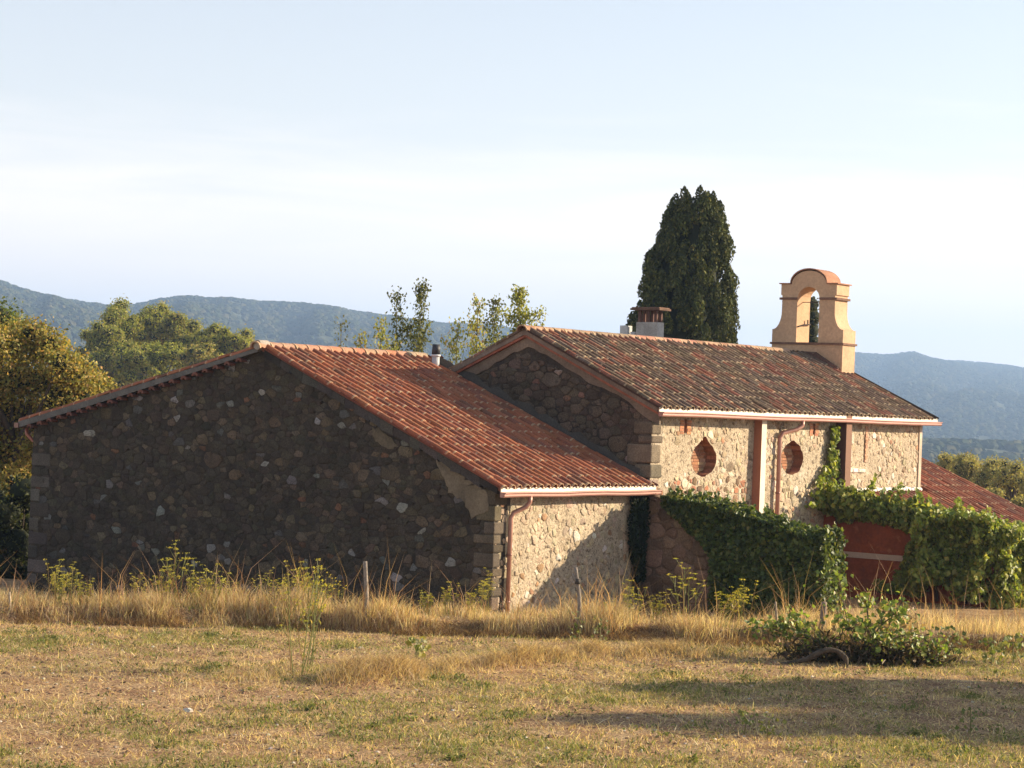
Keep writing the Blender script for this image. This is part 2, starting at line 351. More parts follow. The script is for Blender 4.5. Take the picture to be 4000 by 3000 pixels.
    L.new(gi.outputs[0], ip.inputs['Points']); L.new(ob.outputs['Geometry'], ip.inputs['Instance']); L.new(na.outputs[0], ip.inputs['Scale']); L.new(cx.outputs[0], ip.inputs['Rotation'])
    L.new(ip.outputs[0], go.inputs[0])
    md = o.modifiers.new('scatter', 'NODES'); md.node_group = ng
build_hills()
def build_haze():
    b = MB(); b.box((-500, -4600, -45), (6200, 5900, 290))
    m = bpy.data.materials.new('haze_air'); m.use_nodes = True; nt = m.node_tree; nt.nodes.clear()
    out = nt.nodes.new('ShaderNodeOutputMaterial'); v = nt.nodes.new('ShaderNodeVolumePrincipled')
    v.inputs['Color'].default_value = (.42, .63, 1, 1); v.inputs['Density'].default_value =   .00025; v.inputs['Anisotropy'].default_value = .2
    nt.links.new(v.outputs[0], out.inputs['Volume'])
    setting('haze', b.mesh('haze', m), 'stuff')
build_haze()

# ------------------------------------------------------------------ stone walls
class Wall:
    """a wall face: origin, horizontal axis, outward normal"""
    def __init__(s, O, S, N): s.O = np.array(O, float); s.S = np.array(S, float); s.N = np.array(N, float); s.Z = np.array([0, 0, 1.])
    def p(s, a, z, d=0): return s.O+s.S*a+s.Z*z+s.N*d
def clip(poly, n, c):
    out = []; m = len(poly)
    for i in range(m):
        a = poly[i]; b = poly[(i+1) % m]; da = a[0]*n[0]+a[1]*n[1]-c; db = b[0]*n[0]+b[1]*n[1]-c
        if da <= 0: out.append(a)
        if (da < 0 < db) or (db < 0 < da):
            t = da/(da-db); out.append((a[0]+t*(b[0]-a[0]), a[1]+t*(b[1]-a[1])))
    return out
def lay_stones(wall, wobj, base, region, sizes, aspect, palette, n_single, proud, gap, avoid=None, seed=0, mat=None):
    """irregular rubble: cells of a Voronoi diagram over points of several sizes, each a low domed stone"""
    rg = np.random.default_rng(seed); reg = np.array(region)
    lo = reg.min(0); hi = reg.max(0); pts = np.empty((0, 2)); rad = np.empty(0)
    for sz, tries in sizes:
        for _ in range(tries):
            p = rg.uniform(lo, hi); q = np.array([p[0]/aspect, p[1]])
            if len(pts) and (np.hypot(*(pts-q).T) < (rad+sz)*.5).any(): continue
            pts = np.vstack([pts, q]); rad = np.append(rad, sz)
    # convex region half planes (counter-clockwise)
    hp = []
    for i in range(len(reg)):
        a = reg[i]; b = reg[(i+1) % len(reg)]; e = b-a; n = np.array([e[1], -e[0]]); n /= np.linalg.norm(n); hp.append((n, n@a-.012))
    cells = []
    for i in range(len(pts)):
        d = np.hypot(*(pts-pts[i]).T); nb = np.argsort(d)[1:16]; r = .6*max(rad[i], .2)
        poly = [(pts[i][0]-r, pts[i][1]-r), (pts[i][0]+r, pts[i][1]-r), (pts[i][0]+r, pts[i][1]+r), (pts[i][0]-r, pts[i][1]+r)]
        for j in nb:
            n = pts[j]-pts[i]; w = rad[i]/(rad[i]+rad[j]); mid = pts[i]+n*w
            poly = clip(poly, n, n@mid)
            if len(poly) < 3: break
        if len(poly) < 3: continue
        poly = [(x*aspect, y) for x, y in poly]
        for n, c in hp:
            poly = clip(poly, n, c)
            if len(poly) < 3: break
        if len(poly) < 3: continue
        P = np.array(poly); c = P.mean(0); P2 = []
        for k in range(len(P)):
            a = P[k]; b = P[(k+1) % len(P)]; P2 += [a*.84+b*.16, a*.16+b*.84]
        P = np.array(P2); P = P+rg.normal(0, .008, P.shape)
        ext = np.ptp(P, axis=0)
        if ext.min() < .045 or ext.max() > 1.2: continue
        f = 1-gap/max(ext.min(), .07)
        if f < .3: continue
        P = c+(P-c)*f
        if avoid is not None and avoid(P, c): continue
        cells.append((P, c, ext[0]*ext[1]*f*f))
    big = set(np.argsort([-k[2] for k in cells])[:n_single].tolist())
    B = MB()
    for i, (P, c, ar) in enumerate(cells):
        t = palette(rg, c, ar); d = rg.uniform(*proud); n = len(P)
        rings = [(1.0, -.02), (1.0, d*.55), (.86, d*.92)]; vs = []
        tilt = rg.normal(0, .05, 2)
        for sc_, dd in rings:
            Q = c+(P-c)*sc_
            for q in Q: vs.append(wall.p(q[0], q[1], dd+(dd > 0)*float((q-c)@tilt)))
        vs.append(wall.p(c[0], c[1], d))
        fs = [(r*n+k, r*n+(k+1) % n, (r+1)*n+(k+1) % n, (r+1)*n+k) for r in (0, 1) for k in range(n)]
        fs += [(2*n+k, 2*n+(k+1) % n, 3*n) for k in range(n)]
        if np.cross(wall.S, wall.Z)@wall.N < 0: fs = [f_[::-1] for f_ in fs]
        if i in big:
            b = MB(); o = wall.p(*c, 0); b.add([v-o for v in vs], fs, t)
            part('stone', b.mesh('stone', mat or M_STONE, True), wobj, loc=o-base)
        else: B.add(vs, fs, t)
    if B.v: part('rubble', B.mesh('rubble', mat or M_STONE, True, off=base), wobj, stuff=True)
def jit(rg, c, a=.25): k = rg.uniform(1-a, 1+a); return tuple(float(x*k*rg.uniform(.94, 1.06)) for x in c)

# ------------------------------------------------------------------ roof tiles
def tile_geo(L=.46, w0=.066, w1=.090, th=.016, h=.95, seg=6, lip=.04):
    """half-round cover tile along -Y (upper end at y=0), convex up; the last few centimetres are the lip, tinted apart"""
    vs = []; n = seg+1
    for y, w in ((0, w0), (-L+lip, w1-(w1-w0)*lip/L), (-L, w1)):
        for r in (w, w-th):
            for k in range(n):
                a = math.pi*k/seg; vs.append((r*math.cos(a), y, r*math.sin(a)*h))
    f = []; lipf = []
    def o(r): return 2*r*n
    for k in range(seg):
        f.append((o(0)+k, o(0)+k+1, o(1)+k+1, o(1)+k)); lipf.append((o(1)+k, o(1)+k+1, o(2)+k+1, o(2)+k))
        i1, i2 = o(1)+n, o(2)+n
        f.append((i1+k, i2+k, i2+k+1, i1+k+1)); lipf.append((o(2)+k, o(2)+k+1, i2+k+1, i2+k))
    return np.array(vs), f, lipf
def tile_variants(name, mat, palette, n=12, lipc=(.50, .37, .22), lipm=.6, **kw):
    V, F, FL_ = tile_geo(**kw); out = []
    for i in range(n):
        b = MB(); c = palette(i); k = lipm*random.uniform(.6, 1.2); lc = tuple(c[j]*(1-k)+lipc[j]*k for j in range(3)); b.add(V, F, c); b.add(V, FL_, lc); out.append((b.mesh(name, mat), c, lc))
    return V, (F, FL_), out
def frame(t, n):
    """matrix whose -Y axis is t (down slope) and Z axis the roof normal"""
    y = -np.array(t, float); z = np.array(n, float); x = np.cross(y, z); return np.stack([x, y, z], 1)
def lay_tiles(roof, base, spots, Rm, geo, n_single, name='tile', rest='tile'):
    """spots: list of world positions of the upper ends"""
    V, F, var = geo
    order = sorted(range(len(spots)), key=lambda i: np.linalg.norm(spots[i]-CAM)); one = set(order[:n_single])
    B = MB()
    for i, p in enumerate(spots):
        me, tint, lipt = random.choice(var)
        q = Matrix(Rm.tolist()).to_4x4() @ Matrix.Rotation(random.gauss(0, .014), 4, 'Z') @ Matrix.Rotation(RAD(2.9)+random.gauss(0, .009), 4, 'X') @ Matrix.Rotation(random.gauss(0, .02), 4, 'Y')
        pos = p+np.array([random.gauss(0, .006)+.02*(float(vn(p[0]*1.5, p[1]*.8, 66))-.5), random.gauss(0, .01), random.gauss(0, .004)+.03*(float(vn(p[0]*.7, p[1]*.9, 67))-.5)])
        if i in one:
            o = part(name, me, roof); M = q.copy(); M.translation = Vector(pos-base); o.matrix_local = M
        else:
            R3 = np.array(q.to_3x3()); B.add(V@R3.T+pos, F[0], tint); B.add(V@R3.T+pos, F[1], lipt)
    if B.v: part(rest, B.mesh(rest, var[0][0].materials[0], off=base), roof, stuff=True)
def troughs(x0, x1, dx, top, bot, Rm, w=.09, depth=.05, tint=(.16, .06, .035), axis=(1, 0, 0)):
    """continuous channels between the cover tiles"""
    b = MB(); n = int(round((x1-x0)/dx)); ax = np.array(axis, float)
    for i in range(n+1):
        c = x0+i*dx; seg = 5; vs = []
        for P in (top, bot):
            for k in range(seg+1):
                a = math.pi*k/seg; vs.append(np.array(P)+ax*(c+w*math.cos(a))+Rm[:, 2]*(depth-depth*1.2*math.sin(a)))
        b.add(vs, [(k, k+1, seg+2+k, seg+1+k) for k in range(seg)], tint)
    return b
def corrugated(P0, ex, nx, dx, top, bot, nrm, mat, name, tint, base):
    """covering of the roof slopes that face away"""
    b = MB(); vs = []; m = nx*6+1
    for P in (top, bot):
        for k in range(m):
            vs.append(np.array(P)+np.array(ex)*(dx*k/6)+np.array(nrm)*(.05*abs(math.sin(math.pi*k/6))))
    b.add(vs, [(k, k+1, m+k+1, m+k) for k in range(m-1)], tint)
    return b.mesh(name, mat, off=base)

# ================================================================== THE BARN
A_Z, E_Y, E_Z, L_Y, L_Z = 4.9857, -6.3486, 2.3863, 7.3267, 3.1974      # ridge, right eave, left eave
U1 = 5.42                                                         # where the chapel gable stands
PR = (A_Z-E_Z)/-E_Y; PL = (A_Z-L_Z)/L_Y
WR, WL = -6.10, 7.0                                               # wall faces
XG = .14                                                          # gable wall face
BB = np.array([2.7, 0, -.1])
barn = thing('stone_barn', 'low barn with dark stone gable wall and clean red tiled roof, nearest to the field', 'barn', BB)
def mkwall(polys, mat, base, name, parent):
    b = MB()
    for p in polys: b.add(p[0], p[1])
    return part(name, b.mesh(name, mat, off=base), parent)
def roofz(y): return A_Z-(PR*-y if y < 0 else PL*y)
# gable wall body
g = MB(); gz0 = -.9; RT_ = .13
gp = [(XG, WR, gz0), (XG, WL, gz0), (XG, WL, roofz(WL)-RT_), (XG, 0, A_Z-RT_), (XG, WR, roofz(WR)-RT_)]
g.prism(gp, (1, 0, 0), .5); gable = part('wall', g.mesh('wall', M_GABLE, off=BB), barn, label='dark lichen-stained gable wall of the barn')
g = MB(); g.box((XG+.5, WR, gz0), (U1+.3, WR+.5, roofz(WR)-RT_)); sidew = part('wall', g.mesh('wall', M_LIME, off=BB), barn, label='sunlit side wall in pale lime mortar')
g = MB(); g.box((XG+.5, WL-.5, gz0), (U1+.6, WL, roofz(WL)-RT_)); part('wall', g.mesh('wall', M_LIME, off=BB), barn, label='side wall of the barn that faces away')
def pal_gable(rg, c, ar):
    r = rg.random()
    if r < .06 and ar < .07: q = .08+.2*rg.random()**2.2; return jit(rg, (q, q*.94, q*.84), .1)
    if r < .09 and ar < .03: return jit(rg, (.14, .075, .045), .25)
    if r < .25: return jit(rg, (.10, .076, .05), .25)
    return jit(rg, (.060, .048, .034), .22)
wg = Wall((XG, 0, 0), (0, -1, 0), (-1, 0, 0))    # s = -y, to the right seen from outside
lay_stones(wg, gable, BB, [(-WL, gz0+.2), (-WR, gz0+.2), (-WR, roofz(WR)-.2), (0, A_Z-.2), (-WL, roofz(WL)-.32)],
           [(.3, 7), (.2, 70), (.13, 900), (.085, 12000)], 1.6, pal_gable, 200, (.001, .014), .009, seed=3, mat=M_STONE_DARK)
def pal_side(rg, c, ar):
    r = rg.random()
    if r < .08: return jit(rg, (.56, .50, .42), .15)
    if r < .14: return jit(rg, (.33, .2, .11), .2)
    return jit(rg, (.41, .325, .22), .17)
ws = Wall((0, WR, 0), (1, 0, 0), (0, -1, 0))
lay_stones(ws, sidew, BB, [(XG+.02, -.3), (U1, -.3), (U1, 2.25), (XG+.02, 2.25)], [(.2, 16), (.15, 150), (.11, 900), (.075, 5000)], 1.15, pal_side, 110, (-.004, .016), .03, seed=4, avoid=lambda P, c: c[1] < 1.85 and (float(fbm(c[0]*1.1, c[1]*1.3, 33, 3)) > .56 or hash((round(c[0], 3), round(c[1], 3))) % 100 < 22))
# quoins at the near corner
z = -.2; k = 0; rgq = np.random.default_rng(12)
while z < 2.05:
    h = rgq.uniform(.16, .32); a, c = ((.42, .2) if k % 2 else (.22, .36)); a *= rgq.uniform(.8, 1.2); k += 1
    b = MB(); o = np.array([XG, WR, z]); b.box((-.022, -.024, 0), (c, a, h-.025), jit(rgq, (.11, .088, .06), .3))
    q = part('quoin_stone', b.mesh('quoin_stone', M_STONE), gable, loc=o-BB)
    bv = q.modifiers.new('b', 'BEVEL'); bv.width = .02; bv.segments = 2; z += h
z = -.5; k = 0
while z < 2.3:
    h = rgq.uniform(.2, .36); a, c = ((.62, .2) if k % 2 else (.3, .3)); k += 1
    b = MB(); o = np.array([XG, WL-a, z]); b.box((-.02, 0, 0), (c, a+.015, h-.03), jit(rgq, (.085, .073, .058), .35))
    q = part('quoin_stone', b.mesh('quoin_stone', M_STONE), gable, loc=o-BB); bv = q.modifiers.new('b', 'BEVEL'); bv.width = .02; z += h
# plaster patches left on the gable
def patch(wall, pts, d, mat, tint, parent, base, name='plaster_patch', seed=0):
    rg = np.random.default_rng(seed); P = []
    for i in range(len(pts)):
        a = np.array(pts[i]); b_ = np.array(pts[(i+1) % len(pts)]); m = max(2, int(np.linalg.norm(b_-a)/.07))
        for k in range(m): P.append(a+(b_-a)*k/m+rg.normal(0, .02, 2))
    b = MB(); n = len(P); c = np.mean(P, 0)
    vs = [wall.p(p[0], p[1], -.01) for p in P]+[wall.p(*(c+(p-c)*.97), d) for p in P]+[wall.p(c[0], c[1], d)]
    b.add(vs, [(k, (k+1) % n, n+(k+1) % n, n+k) for k in range(n)]+[(n+k, n+(k+1) % n, 2*n) for k in range(n)], tint)
    return part(name, b.mesh(name, mat, off=base), parent)
patch(wg, [(4.62, 2.83), (5.3, 2.55), (5.95, 2.26), (5.98, 1.9), (5.6, 1.72), (5.35, 2.05), (5.0, 2.2)], .03, M_CEMENT, (.17, .135, .09), gable, BB, seed=1)
patch(wg, [(3.0, 3.42), (3.5, 3.2), (3.7, 3.0), (3.3, 2.98), (3.05, 3.15)], .03, M_CEMENT, (.12, .095, .062), gable, BB, seed=2)
# roof
TR = np.array([0, -1, -PR])/math.hypot(1, PR); NR = np.array([0, -PR, 1])/math.hypot(1, PR)
TL = np.array([0, 1, -PL])/math.hypot(1, PL); NL = np.array([0, PL, 1])/math.hypot(1, PL)
X0, X1 = .02, U1-.02
d = MB(); d.prism([(X0+.02, 0, A_Z-.13), (X0+.02, 0, A_Z-.055), (X0+.02, E_Y+.02, E_Z-.055), (X0+.02, E_Y+.02, E_Z-.13)], (1, 0, 0), X1-X0-.02, (.2, .09, .06))
d.prism([(X0+.02, .001, A_Z-.13), (X0+.02, .001, A_Z-.055), (X0+.02, L_Y, L_Z-.055), (X0+.02, L_Y, L_Z-.13)], (1, 0, 0), X1+.5-X0, (.2, .09, .06))
broof = part('roof', d.mesh('roof', M_CEMENT, off=BB), barn)
def pal_tile(i):
    rg = np.random.default_rng(100+i)
    c = [(.30, .105, .05), (.275, .095, .045), (.33, .125, .06), (.26, .09, .046), (.29, .115, .06), (.215, .095, .055)][i % 6]; return jit(rg, c, .1)
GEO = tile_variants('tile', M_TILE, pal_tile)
DX = .2335; NCOL = 23; slope = math.hypot(E_Y, A_Z-E_Z); NROW = 18; EXP = (slope-.14)/NROW
FR = frame(TR, NR); ridge = np.array([0, 0, A_Z])
tops = [ridge+NR*(-.032)+TR*(.06+EXP*r)+np.array([X0+.10+DX*c, 0, 0]) for c in range(NCOL) for r in range(NROW)]
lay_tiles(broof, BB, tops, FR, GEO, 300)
tb = troughs(X0+.10-DX/2, X1, DX, ridge+NR*-.05+TR*.05, ridge+NR*-.05+TR*(slope+.02), FR, tint=(.20, .07, .045))
part('channel_tile', tb.mesh('channel_tile', M_TILE, off=BB), broof, stuff=True)
FL = frame(TL, NL); slopeL = math.hypot(L_Y, A_Z-L_Z); nl = 20; EL = (slopeL-.1)/nl
lay_tiles(broof, BB, [ridge+NL*(-.045)+TL*(.06+EL*r)+np.array([X0+.06+DX*c, 0, 0]) for c in range(2) for r in range(nl)], FL, GEO, 0)
part('roof_slope', corrugated(None, (1, 0, 0), 24, DX, ridge+NL*-.04+np.array([X0+.5, 0, 0]), ridge+NL*-.04+TL*slopeL+np.array([X0+.5, 0, 0]), NL, M_TILE, 'roof_slope', (.3, .1, .06), BB), barn, label='roof slope that faces away')
# ridge tiles: bigger half rounds, laid one over the next towards the gable
def pal_ridge(i): return jit(np.random.default_rng(200+i), [(.36, .2, .13), (.30, .18, .12), (.38, .15, .09), (.33, .23, .16)][i % 4], .15)
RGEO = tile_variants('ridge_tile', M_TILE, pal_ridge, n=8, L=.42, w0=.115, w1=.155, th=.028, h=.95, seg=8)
def ridge_tiles(roof, base, x0, x1, y, z, geo, step=.375):
    n = int((x1-x0)/step); Rm = frame((-1, 0, 0), (0, 0, 1))
    for i in range(n+1):
        me, t, _ = random.choice(geo[2]); o = part('ridge_tile', me, roof)
        M = Matrix(Rm.tolist()).to_4x4() @ Matrix.Rotation(RAD(4), 4, 'X') @ Matrix.Rotation(random.gauss(0, .015), 4, 'Z'); M.translation = Vector((min(x0+step*(i+1)+.02, x1), y+random.gauss(0, .006), z))-Vector(base); o.matrix_local = M
ridge_tiles(broof, BB, -.12, U1, 0, A_Z-.06, RGEO)
b = MB(); b.tube([(-.09, 0, A_Z-.02), (.2, 0, A_Z-.02)], [.105, .105], 12, (.33, .29, .24)); part('ridge_end_mortar', b.mesh('ridge_end_mortar', M_CEMENT, off=BB), barn)
# verge: grey cement cornice with a row of corbel tiles under it, on the left slope
b = MB(); cz = .03
P = [(y, roofz(y)-.07, roofz(y)-(.15+.055*min(1, y/4.))) for y in np.linspace(.02, L_Y+.02, 14)]
vs = []
for y, zt, zb in P: vs += [(-.02, y, zt), (-.02, y, zb), (XG+.05, y, zt), (XG+.05, y, zb)]
fs = []
for i in range(len(P)-1):
    o = 4*i; fs += [(o, o+4, o+5, o+1), (o+1, o+5, o+7, o+3), (o, o+2, o+6, o+4)]
fs += [(0, 1, 3, 2), tuple(4*(len(P)-1)+k for k in (0, 2, 3, 1))]
b.add(vs, fs, (.13, .12, .105)); corn = part('verge_cornice', b.mesh('verge_cornice', M_CEMENT, off=BB), barn)
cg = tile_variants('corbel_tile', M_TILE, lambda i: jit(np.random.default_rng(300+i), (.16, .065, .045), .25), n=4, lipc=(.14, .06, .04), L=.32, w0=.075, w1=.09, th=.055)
n = 21
for i in range(n):
    y = .55+(L_Y-.95)*i/(n-1); zb = roofz(y)-(.15+.055*min(1, y/4.))
    me, t, _ = random.choice(cg[2]); o = part('corbel_tile', me, corn); M = Matrix(frame((-1, 0, 0), (0, 0, 1)).tolist()).to_4x4() @ Matrix.Rotation(random.gauss(0, .04), 4, 'Z')
    M.translation = Vector((.27, y, zb-.085))-Vector(BB); o.matrix_local = M
# right verge: bed of mortar and slates under the edge tiles
b = MB(); rgv = np.random.default_rng(5); y = -.1
while y > E_Y+.15:
    w = rgv.uniform(.25, .5); y2 = max(y-w, E_Y+.1)
    b.prism([(.02+rgv.uniform(-.02, .02), y, roofz(y)-.07), (.02, y2, roofz(y2)-.07), (.02, y2, roofz(y2)-.2-rgv.uniform(0, .1)), (.02, y, roofz(y)-.2-rgv.uniform(0, .1))], (1, 0, 0), .12, jit(rgv, (.06, .052, .045), .4)); y = y2-.004
part('verge_slate', b.mesh('verge_slate', M_STONE, off=BB), barn, stuff=True)
# gutter, pale strip painted as its sunlit back wall, downpipe
def gutter(parent, base, x0, x1, y, zt, yw):
    b = MB(); b.box((x0+.04, y-.012, zt-.10), (x1-.03, y+.006, zt), (.80, .70, .56)); part('sunlit_gutter_back', b.mesh('sunlit_gutter_back', M_CREAM, off=base), parent)
    prof = [(y-.015, zt-.085), (y-.015, zt-.175), (y-.03, zt-.187), (y-.10, zt-.187), (y-.125, zt-.16), (y-.125, zt-.125), (y-.15, zt-.105), (y-.15, zt-.09), (y-.14, zt-.09), (y-.14, zt-.1), (y-.115, zt-.12), (y-.112, zt-.155), (y-.095, zt-.175), (y-.035, zt-.175), (y-.028, zt-.168), (y-.028, zt-.085)]
    n = len(prof); b = MB(); xs = np.linspace(x0, x1, 9); vs = []
    for i, x in enumerate(xs):
        sag = .008*math.sin(i*1.7)
        vs += [(x, p[0], p[1]+sag) for p in prof]
    fs = [(i*n+k, i*n+(k+1) % n, (i+1)*n+(k+1) % n, (i+1)*n+k) for i in range(len(xs)-1) for k in range(n)]
    b.add(vs, fs, (.42, .215, .165)); b.prism([(x0, p[0], p[1]) for p in prof[:8]], (1, 0, 0), .004, (.34, .16, .12)); b.prism([(x1-.004, p[0], p[1]) for p in prof[:8]], (1, 0, 0), .004, (.34, .16, .12))
    return part('gutter', b.mesh('gutter', M_COPPER, off=base), parent)
gutter(barn, BB, X0-.04, U1+.05, E_Y+.03, E_Z-.035, WR)
def downpipe(parent, base, pts, r=.045, tint=(.38, .19, .135)):
    b = MB(); b.tube(pts, r, 10, tint); o = part('downpipe', b.mesh('downpipe', M_COPPER, True, off=base), parent)
    for k in (.35, .8):
        a = np.array(pts[-2]); c = np.array(pts[-1]); p = a+(c-a)*k; b = MB(); b.tube([p-[0, 0, .02], p+[0, 0, .02]], r+.008, 10, (.25, .12, .09)); part('pipe_clip', b.mesh('pipe_clip', M_COPPER, True, off=base), o)
downpipe(barn, BB, [(.86, E_Y-.055, 2.2), (.86, E_Y-.055, 2.07), (.80, E_Y+.0, 1.97), (.62, WR-.10, 1.86), (.56, WR-.085, 1.76), (.56, WR-.08, -.25)])
downpipe(barn, BB, [(.25, L_Y+.03, L_Z-.2), (.25, L_Y+.02, L_Z-.34), (.25, L_Y-.12, L_Z-.44), (.3, WL+.08, L_Z-.56), (.3, WL+.07, -.5)], tint=(.3, .1, .06))
b = MB(); b.box((-.05, L_Y-.02, L_Z-.21), (U1, L_Y+.12, L_Z-.1), (.2, .1, .07)); part('gutter', b.mesh('gutter', M_COPPER, off=BB), barn, label='gutter of the left eave, seen end on')
# vent pipe by the chapel gable
vp = np.array([5.18, -.52, 4.75]); b = MB(); b.tube([vp-[0, 0, .15], vp+[0, 0, .2]], .088, 14, (.42, .42, .43)); vpo = part('vent_pipe', b.mesh('vent_pipe', M_PLASTIC, True, off=BB), barn)
b = MB(); b.tube([vp+[0, 0, .2], vp+[0, 0, .24]], .108, 14, (.6, .6, .6)); part('pipe_collar', b.mesh('pipe_collar', M_PLASTIC, True, off=BB), vpo)
b = MB(); b.tube([vp+[0, 0, .24], vp+[.0, 0, .47]], [.1, .088], 14, (.045, .045, .05)); part('pipe_cap', b.mesh('pipe_cap', M_PLASTIC, True, off=BB), vpo)

# ================================================================== THE CHAPEL
CB, CY, CW, CD = 5.6485, -2.8791, 3.5909, 4.025                   # ridge z, ridge y, half width to eave, eave z
PC = (CB-CD)/CW; CE = CY-CW; CWR = -6.18; CWL = CY+3.3; X2 = 18.18; XE = 18.5
CC = np.array([11.8, CY, 0.])
chapel = thing('stone_chapel', 'taller stone chapel with mossy brown tiled roof and a peach bell gable', 'chapel', CC)
def croofz(y): return CB-PC*abs(y-CY)
g = MB()
gp = [(U1, CWR+.002, -.8), (U1, CWL, -.8), (U1, CWL, croofz(CWL)-.14), (U1, CY, CB-.14), (U1, CWR+.002, croofz(CWR)-.14)]
g.prism(gp, (1, 0, 0), .45); cgable = part('wall', g.mesh('wall', M_GABLE, off=CC), chapel, label='shaded gable wall of the chapel above the barn roof')
g = MB(); g.prism([(X2-.45,)+p[1:] for p in gp], (1, 0, 0), .45); g.box((U1+.45, CWL-.45, -.8), (X2-.45, CWL, croofz(CWL)-.14)); part('wall', g.mesh('wall', M_LIME, off=CC), chapel, label='far walls of the chapel')
# side wall with two oval recesses and two slits
import bmesh
zt = croofz(CWR)-.13
def oval(cx, cz, a, b_, seed, peak):
    rg = np.random.default_rng(seed); P = []
    for k in range(30):
        t = 2*math.pi*k/30; r = 1+rg.normal(0, .022)
        x = cx+a*r*math.cos(t); z = cz+b_*r*math.sin(t)
        dt = abs((t-math.pi*.5+.02+math.pi) % (2*math.pi)-math.pi)
        z += peak*max(0, 1-dt/.42)
        P.append((x, z))
    return P
OC = [oval(7.55, 2.90, .52, .37, 1, .16), oval(11.47, 2.93, .53, .37, 2, .06)]
SL = [[(6.70, 3.47), (6.80, 3.47), (6.80, 3.76), (6.70, 3.76)], [(12.42, 3.50), (12.51, 3.50), (12.51, 3.76), (12.42, 3.76)]]
HOLES = OC+SL
def holed_wall():
    bm = bmesh.new(); edges = []
    for loop in [[(U1, -.8), (X2, -.8), (X2, zt), (U1, zt)]]+HOLES:
        vv = [bm.verts.new((x, CWR, z)) for x, z in loop]
        edges += [bm.edges.new((vv[i], vv[(i+1) % len(vv)])) for i in range(len(vv))]
    bmesh.ops.triangle_fill(bm, use_beauty=True, use_dissolve=False, edges=edges, normal=(0, -1, 0))
    # drop any face that fills a hole
    def inside(p, poly):
        r = False
        for i in range(len(poly)):
            a, c = poly[i], poly[i-1]
            if (a[1] > p[1]) != (c[1] > p[1]) and p[0] < (c[0]-a[0])*(p[1]-a[1])/(c[1]-a[1])+a[0]: r = not r
        return r
    bad = [f for f in bm.faces if any(inside((f.calc_center_median().x, f.calc_center_median().z), h) for h in HOLES)]
    bmesh.ops.delete(bm, geom=bad, context='FACES_ONLY')
    bm.normal_update()
    for f in bm.faces:
        if f.normal.y > 0: f.normal_flip()
    for v in bm.verts: v.co -= Vector(CC)
    me = bpy.data.meshes.new('wall'); bm.to_mesh(me); bm.free(); me.materials.append(M_LIME); return me
cside = part('wall', holed_wall(), chapel, label='sunlit side wall of the chapel with oval recesses')
b = MB(); b.box((U1+.45, CWR+.36, -.8), (X2-.45, CWR+.5, zt), (.2, .1, .07)); part('wall_core', b.mesh('wall_core', M_CEMENT, off=CC), chapel)
rgb_ = np.random.default_rng(77)
def recess(loop, depth, nm, brick=True):
    n = len(loop); b = MB(); vs = [(x, CWR-.004, z) for x, z in loop]+[(x, CWR+depth, z) for x, z in loop]
    for k in range(n): b.add([vs[k], vs[(k+1) % n], vs[n+(k+1) % n], vs[n+k]], [(3, 2, 1, 0)], jit(rgb_, (.30, .14, .08), .35))
    b.add(vs[n:], [tuple(range(n))[::-1]], (.30, .19, .12))
    o = part(nm, b.mesh(nm, M_BRICK, off=CC), chapel)
    if brick:
        xs = [p[0] for p in loop]; zs = [p[1] for p in loop]; cx = (min(xs)+max(xs))/2; cz = (min(zs)+max(zs)-.1)/2; a = (max(xs)-min(xs))/2; h = a*.71
        z = min(zs)-.02; r = 0
        while z < max(zs):
            x = min(xs)-.2*(r % 2)-.05
            while x < max(xs):
                if ((x+.11-cx)/(a+.05))**2+((z+.03-cz)/(h+.1))**2 < 1:
                    q = MB(); q.box((0, -.018-rgb_.uniform(0, .014), 0), (.235, .02, .058), jit(rgb_, (.33, .15, .08) if rgb_.random() < .6 else (.40, .24, .14), .25))
                    part('brick', q.mesh('brick', M_BRICK), o, loc=np.array([x, CWR+depth, z])-CC)
                x += .25
            z += .068; r += 1
    else:
        pass
    return o
recess(OC[0], .27, 'oval_recess'); recess(OC[1], .27, 'oval_recess')
for s_ in SL: recess(s_, .3, 'slit_window', False)
def in_any(c, pad):
    for o in OC:
        cx = np.mean([p[0] for p in o]); cz = np.mean([p[1] for p in o])
        if ((c[0]-cx)/(.52+pad))**2+((c[1]-cz)/(.40+pad))**2 < 1: return True
    for s_ in SL:
        if s_[0][0]-pad-.14 < c[0] < s_[1][0]+pad+.14 and s_[0][1]-pad < c[1]: return True
    return False
def avoid_c(P, c):
    if c[1] > 2.42 and (float(fbm(c[0]*1.0, c[1]*1.4, 34, 3)) > .55 or hash((round(c[0], 3), round(c[1], 3))) % 100 < 22): return True
    return in_any(c, .0) or any(in_any(p, -.01) for p in P) or abs(c[0]-9.85) < .22 or abs(c[0]-13.8) < .26 or (14.0 < c[0] < 14.35 and c[1] > 2.65)
def pal_chapel(rg, c, ar):
    r = rg.random()
    if c[1] < 2.42+.12*math.sin(c[0]*3) and c[0] < 9.5:
        if r < .3: return jit(rg, (.30, .14, .08), .3)
        if r < .42: return jit(rg, (.50, .40, .29), .2)
        return jit(rg, (.19, .125, .075), .4)
    if r < .07: return jit(rg, (.58, .50, .40), .12)
    if r < .095: return jit(rg, (.40, .22, .13), .2)
    if r < .2: return jit(rg, (.26, .19, .12), .2)
    return jit(rg, (.42, .33, .22), .17)
wc = Wall((0, CWR, 0), (1, 0, 0), (0, -1, 0))
lay_stones(wc, cside, CC, [(U1+.02, .9), (X2-.02, .9), (X2-.02, zt-.02), (U1+.02, zt-.02)], [(.2, 24), (.14, 260), (.10, 2200), (.07, 9000)], 1.25, pal_chapel, 190, (-.004, .018), .026, avoid=avoid_c, seed=8)
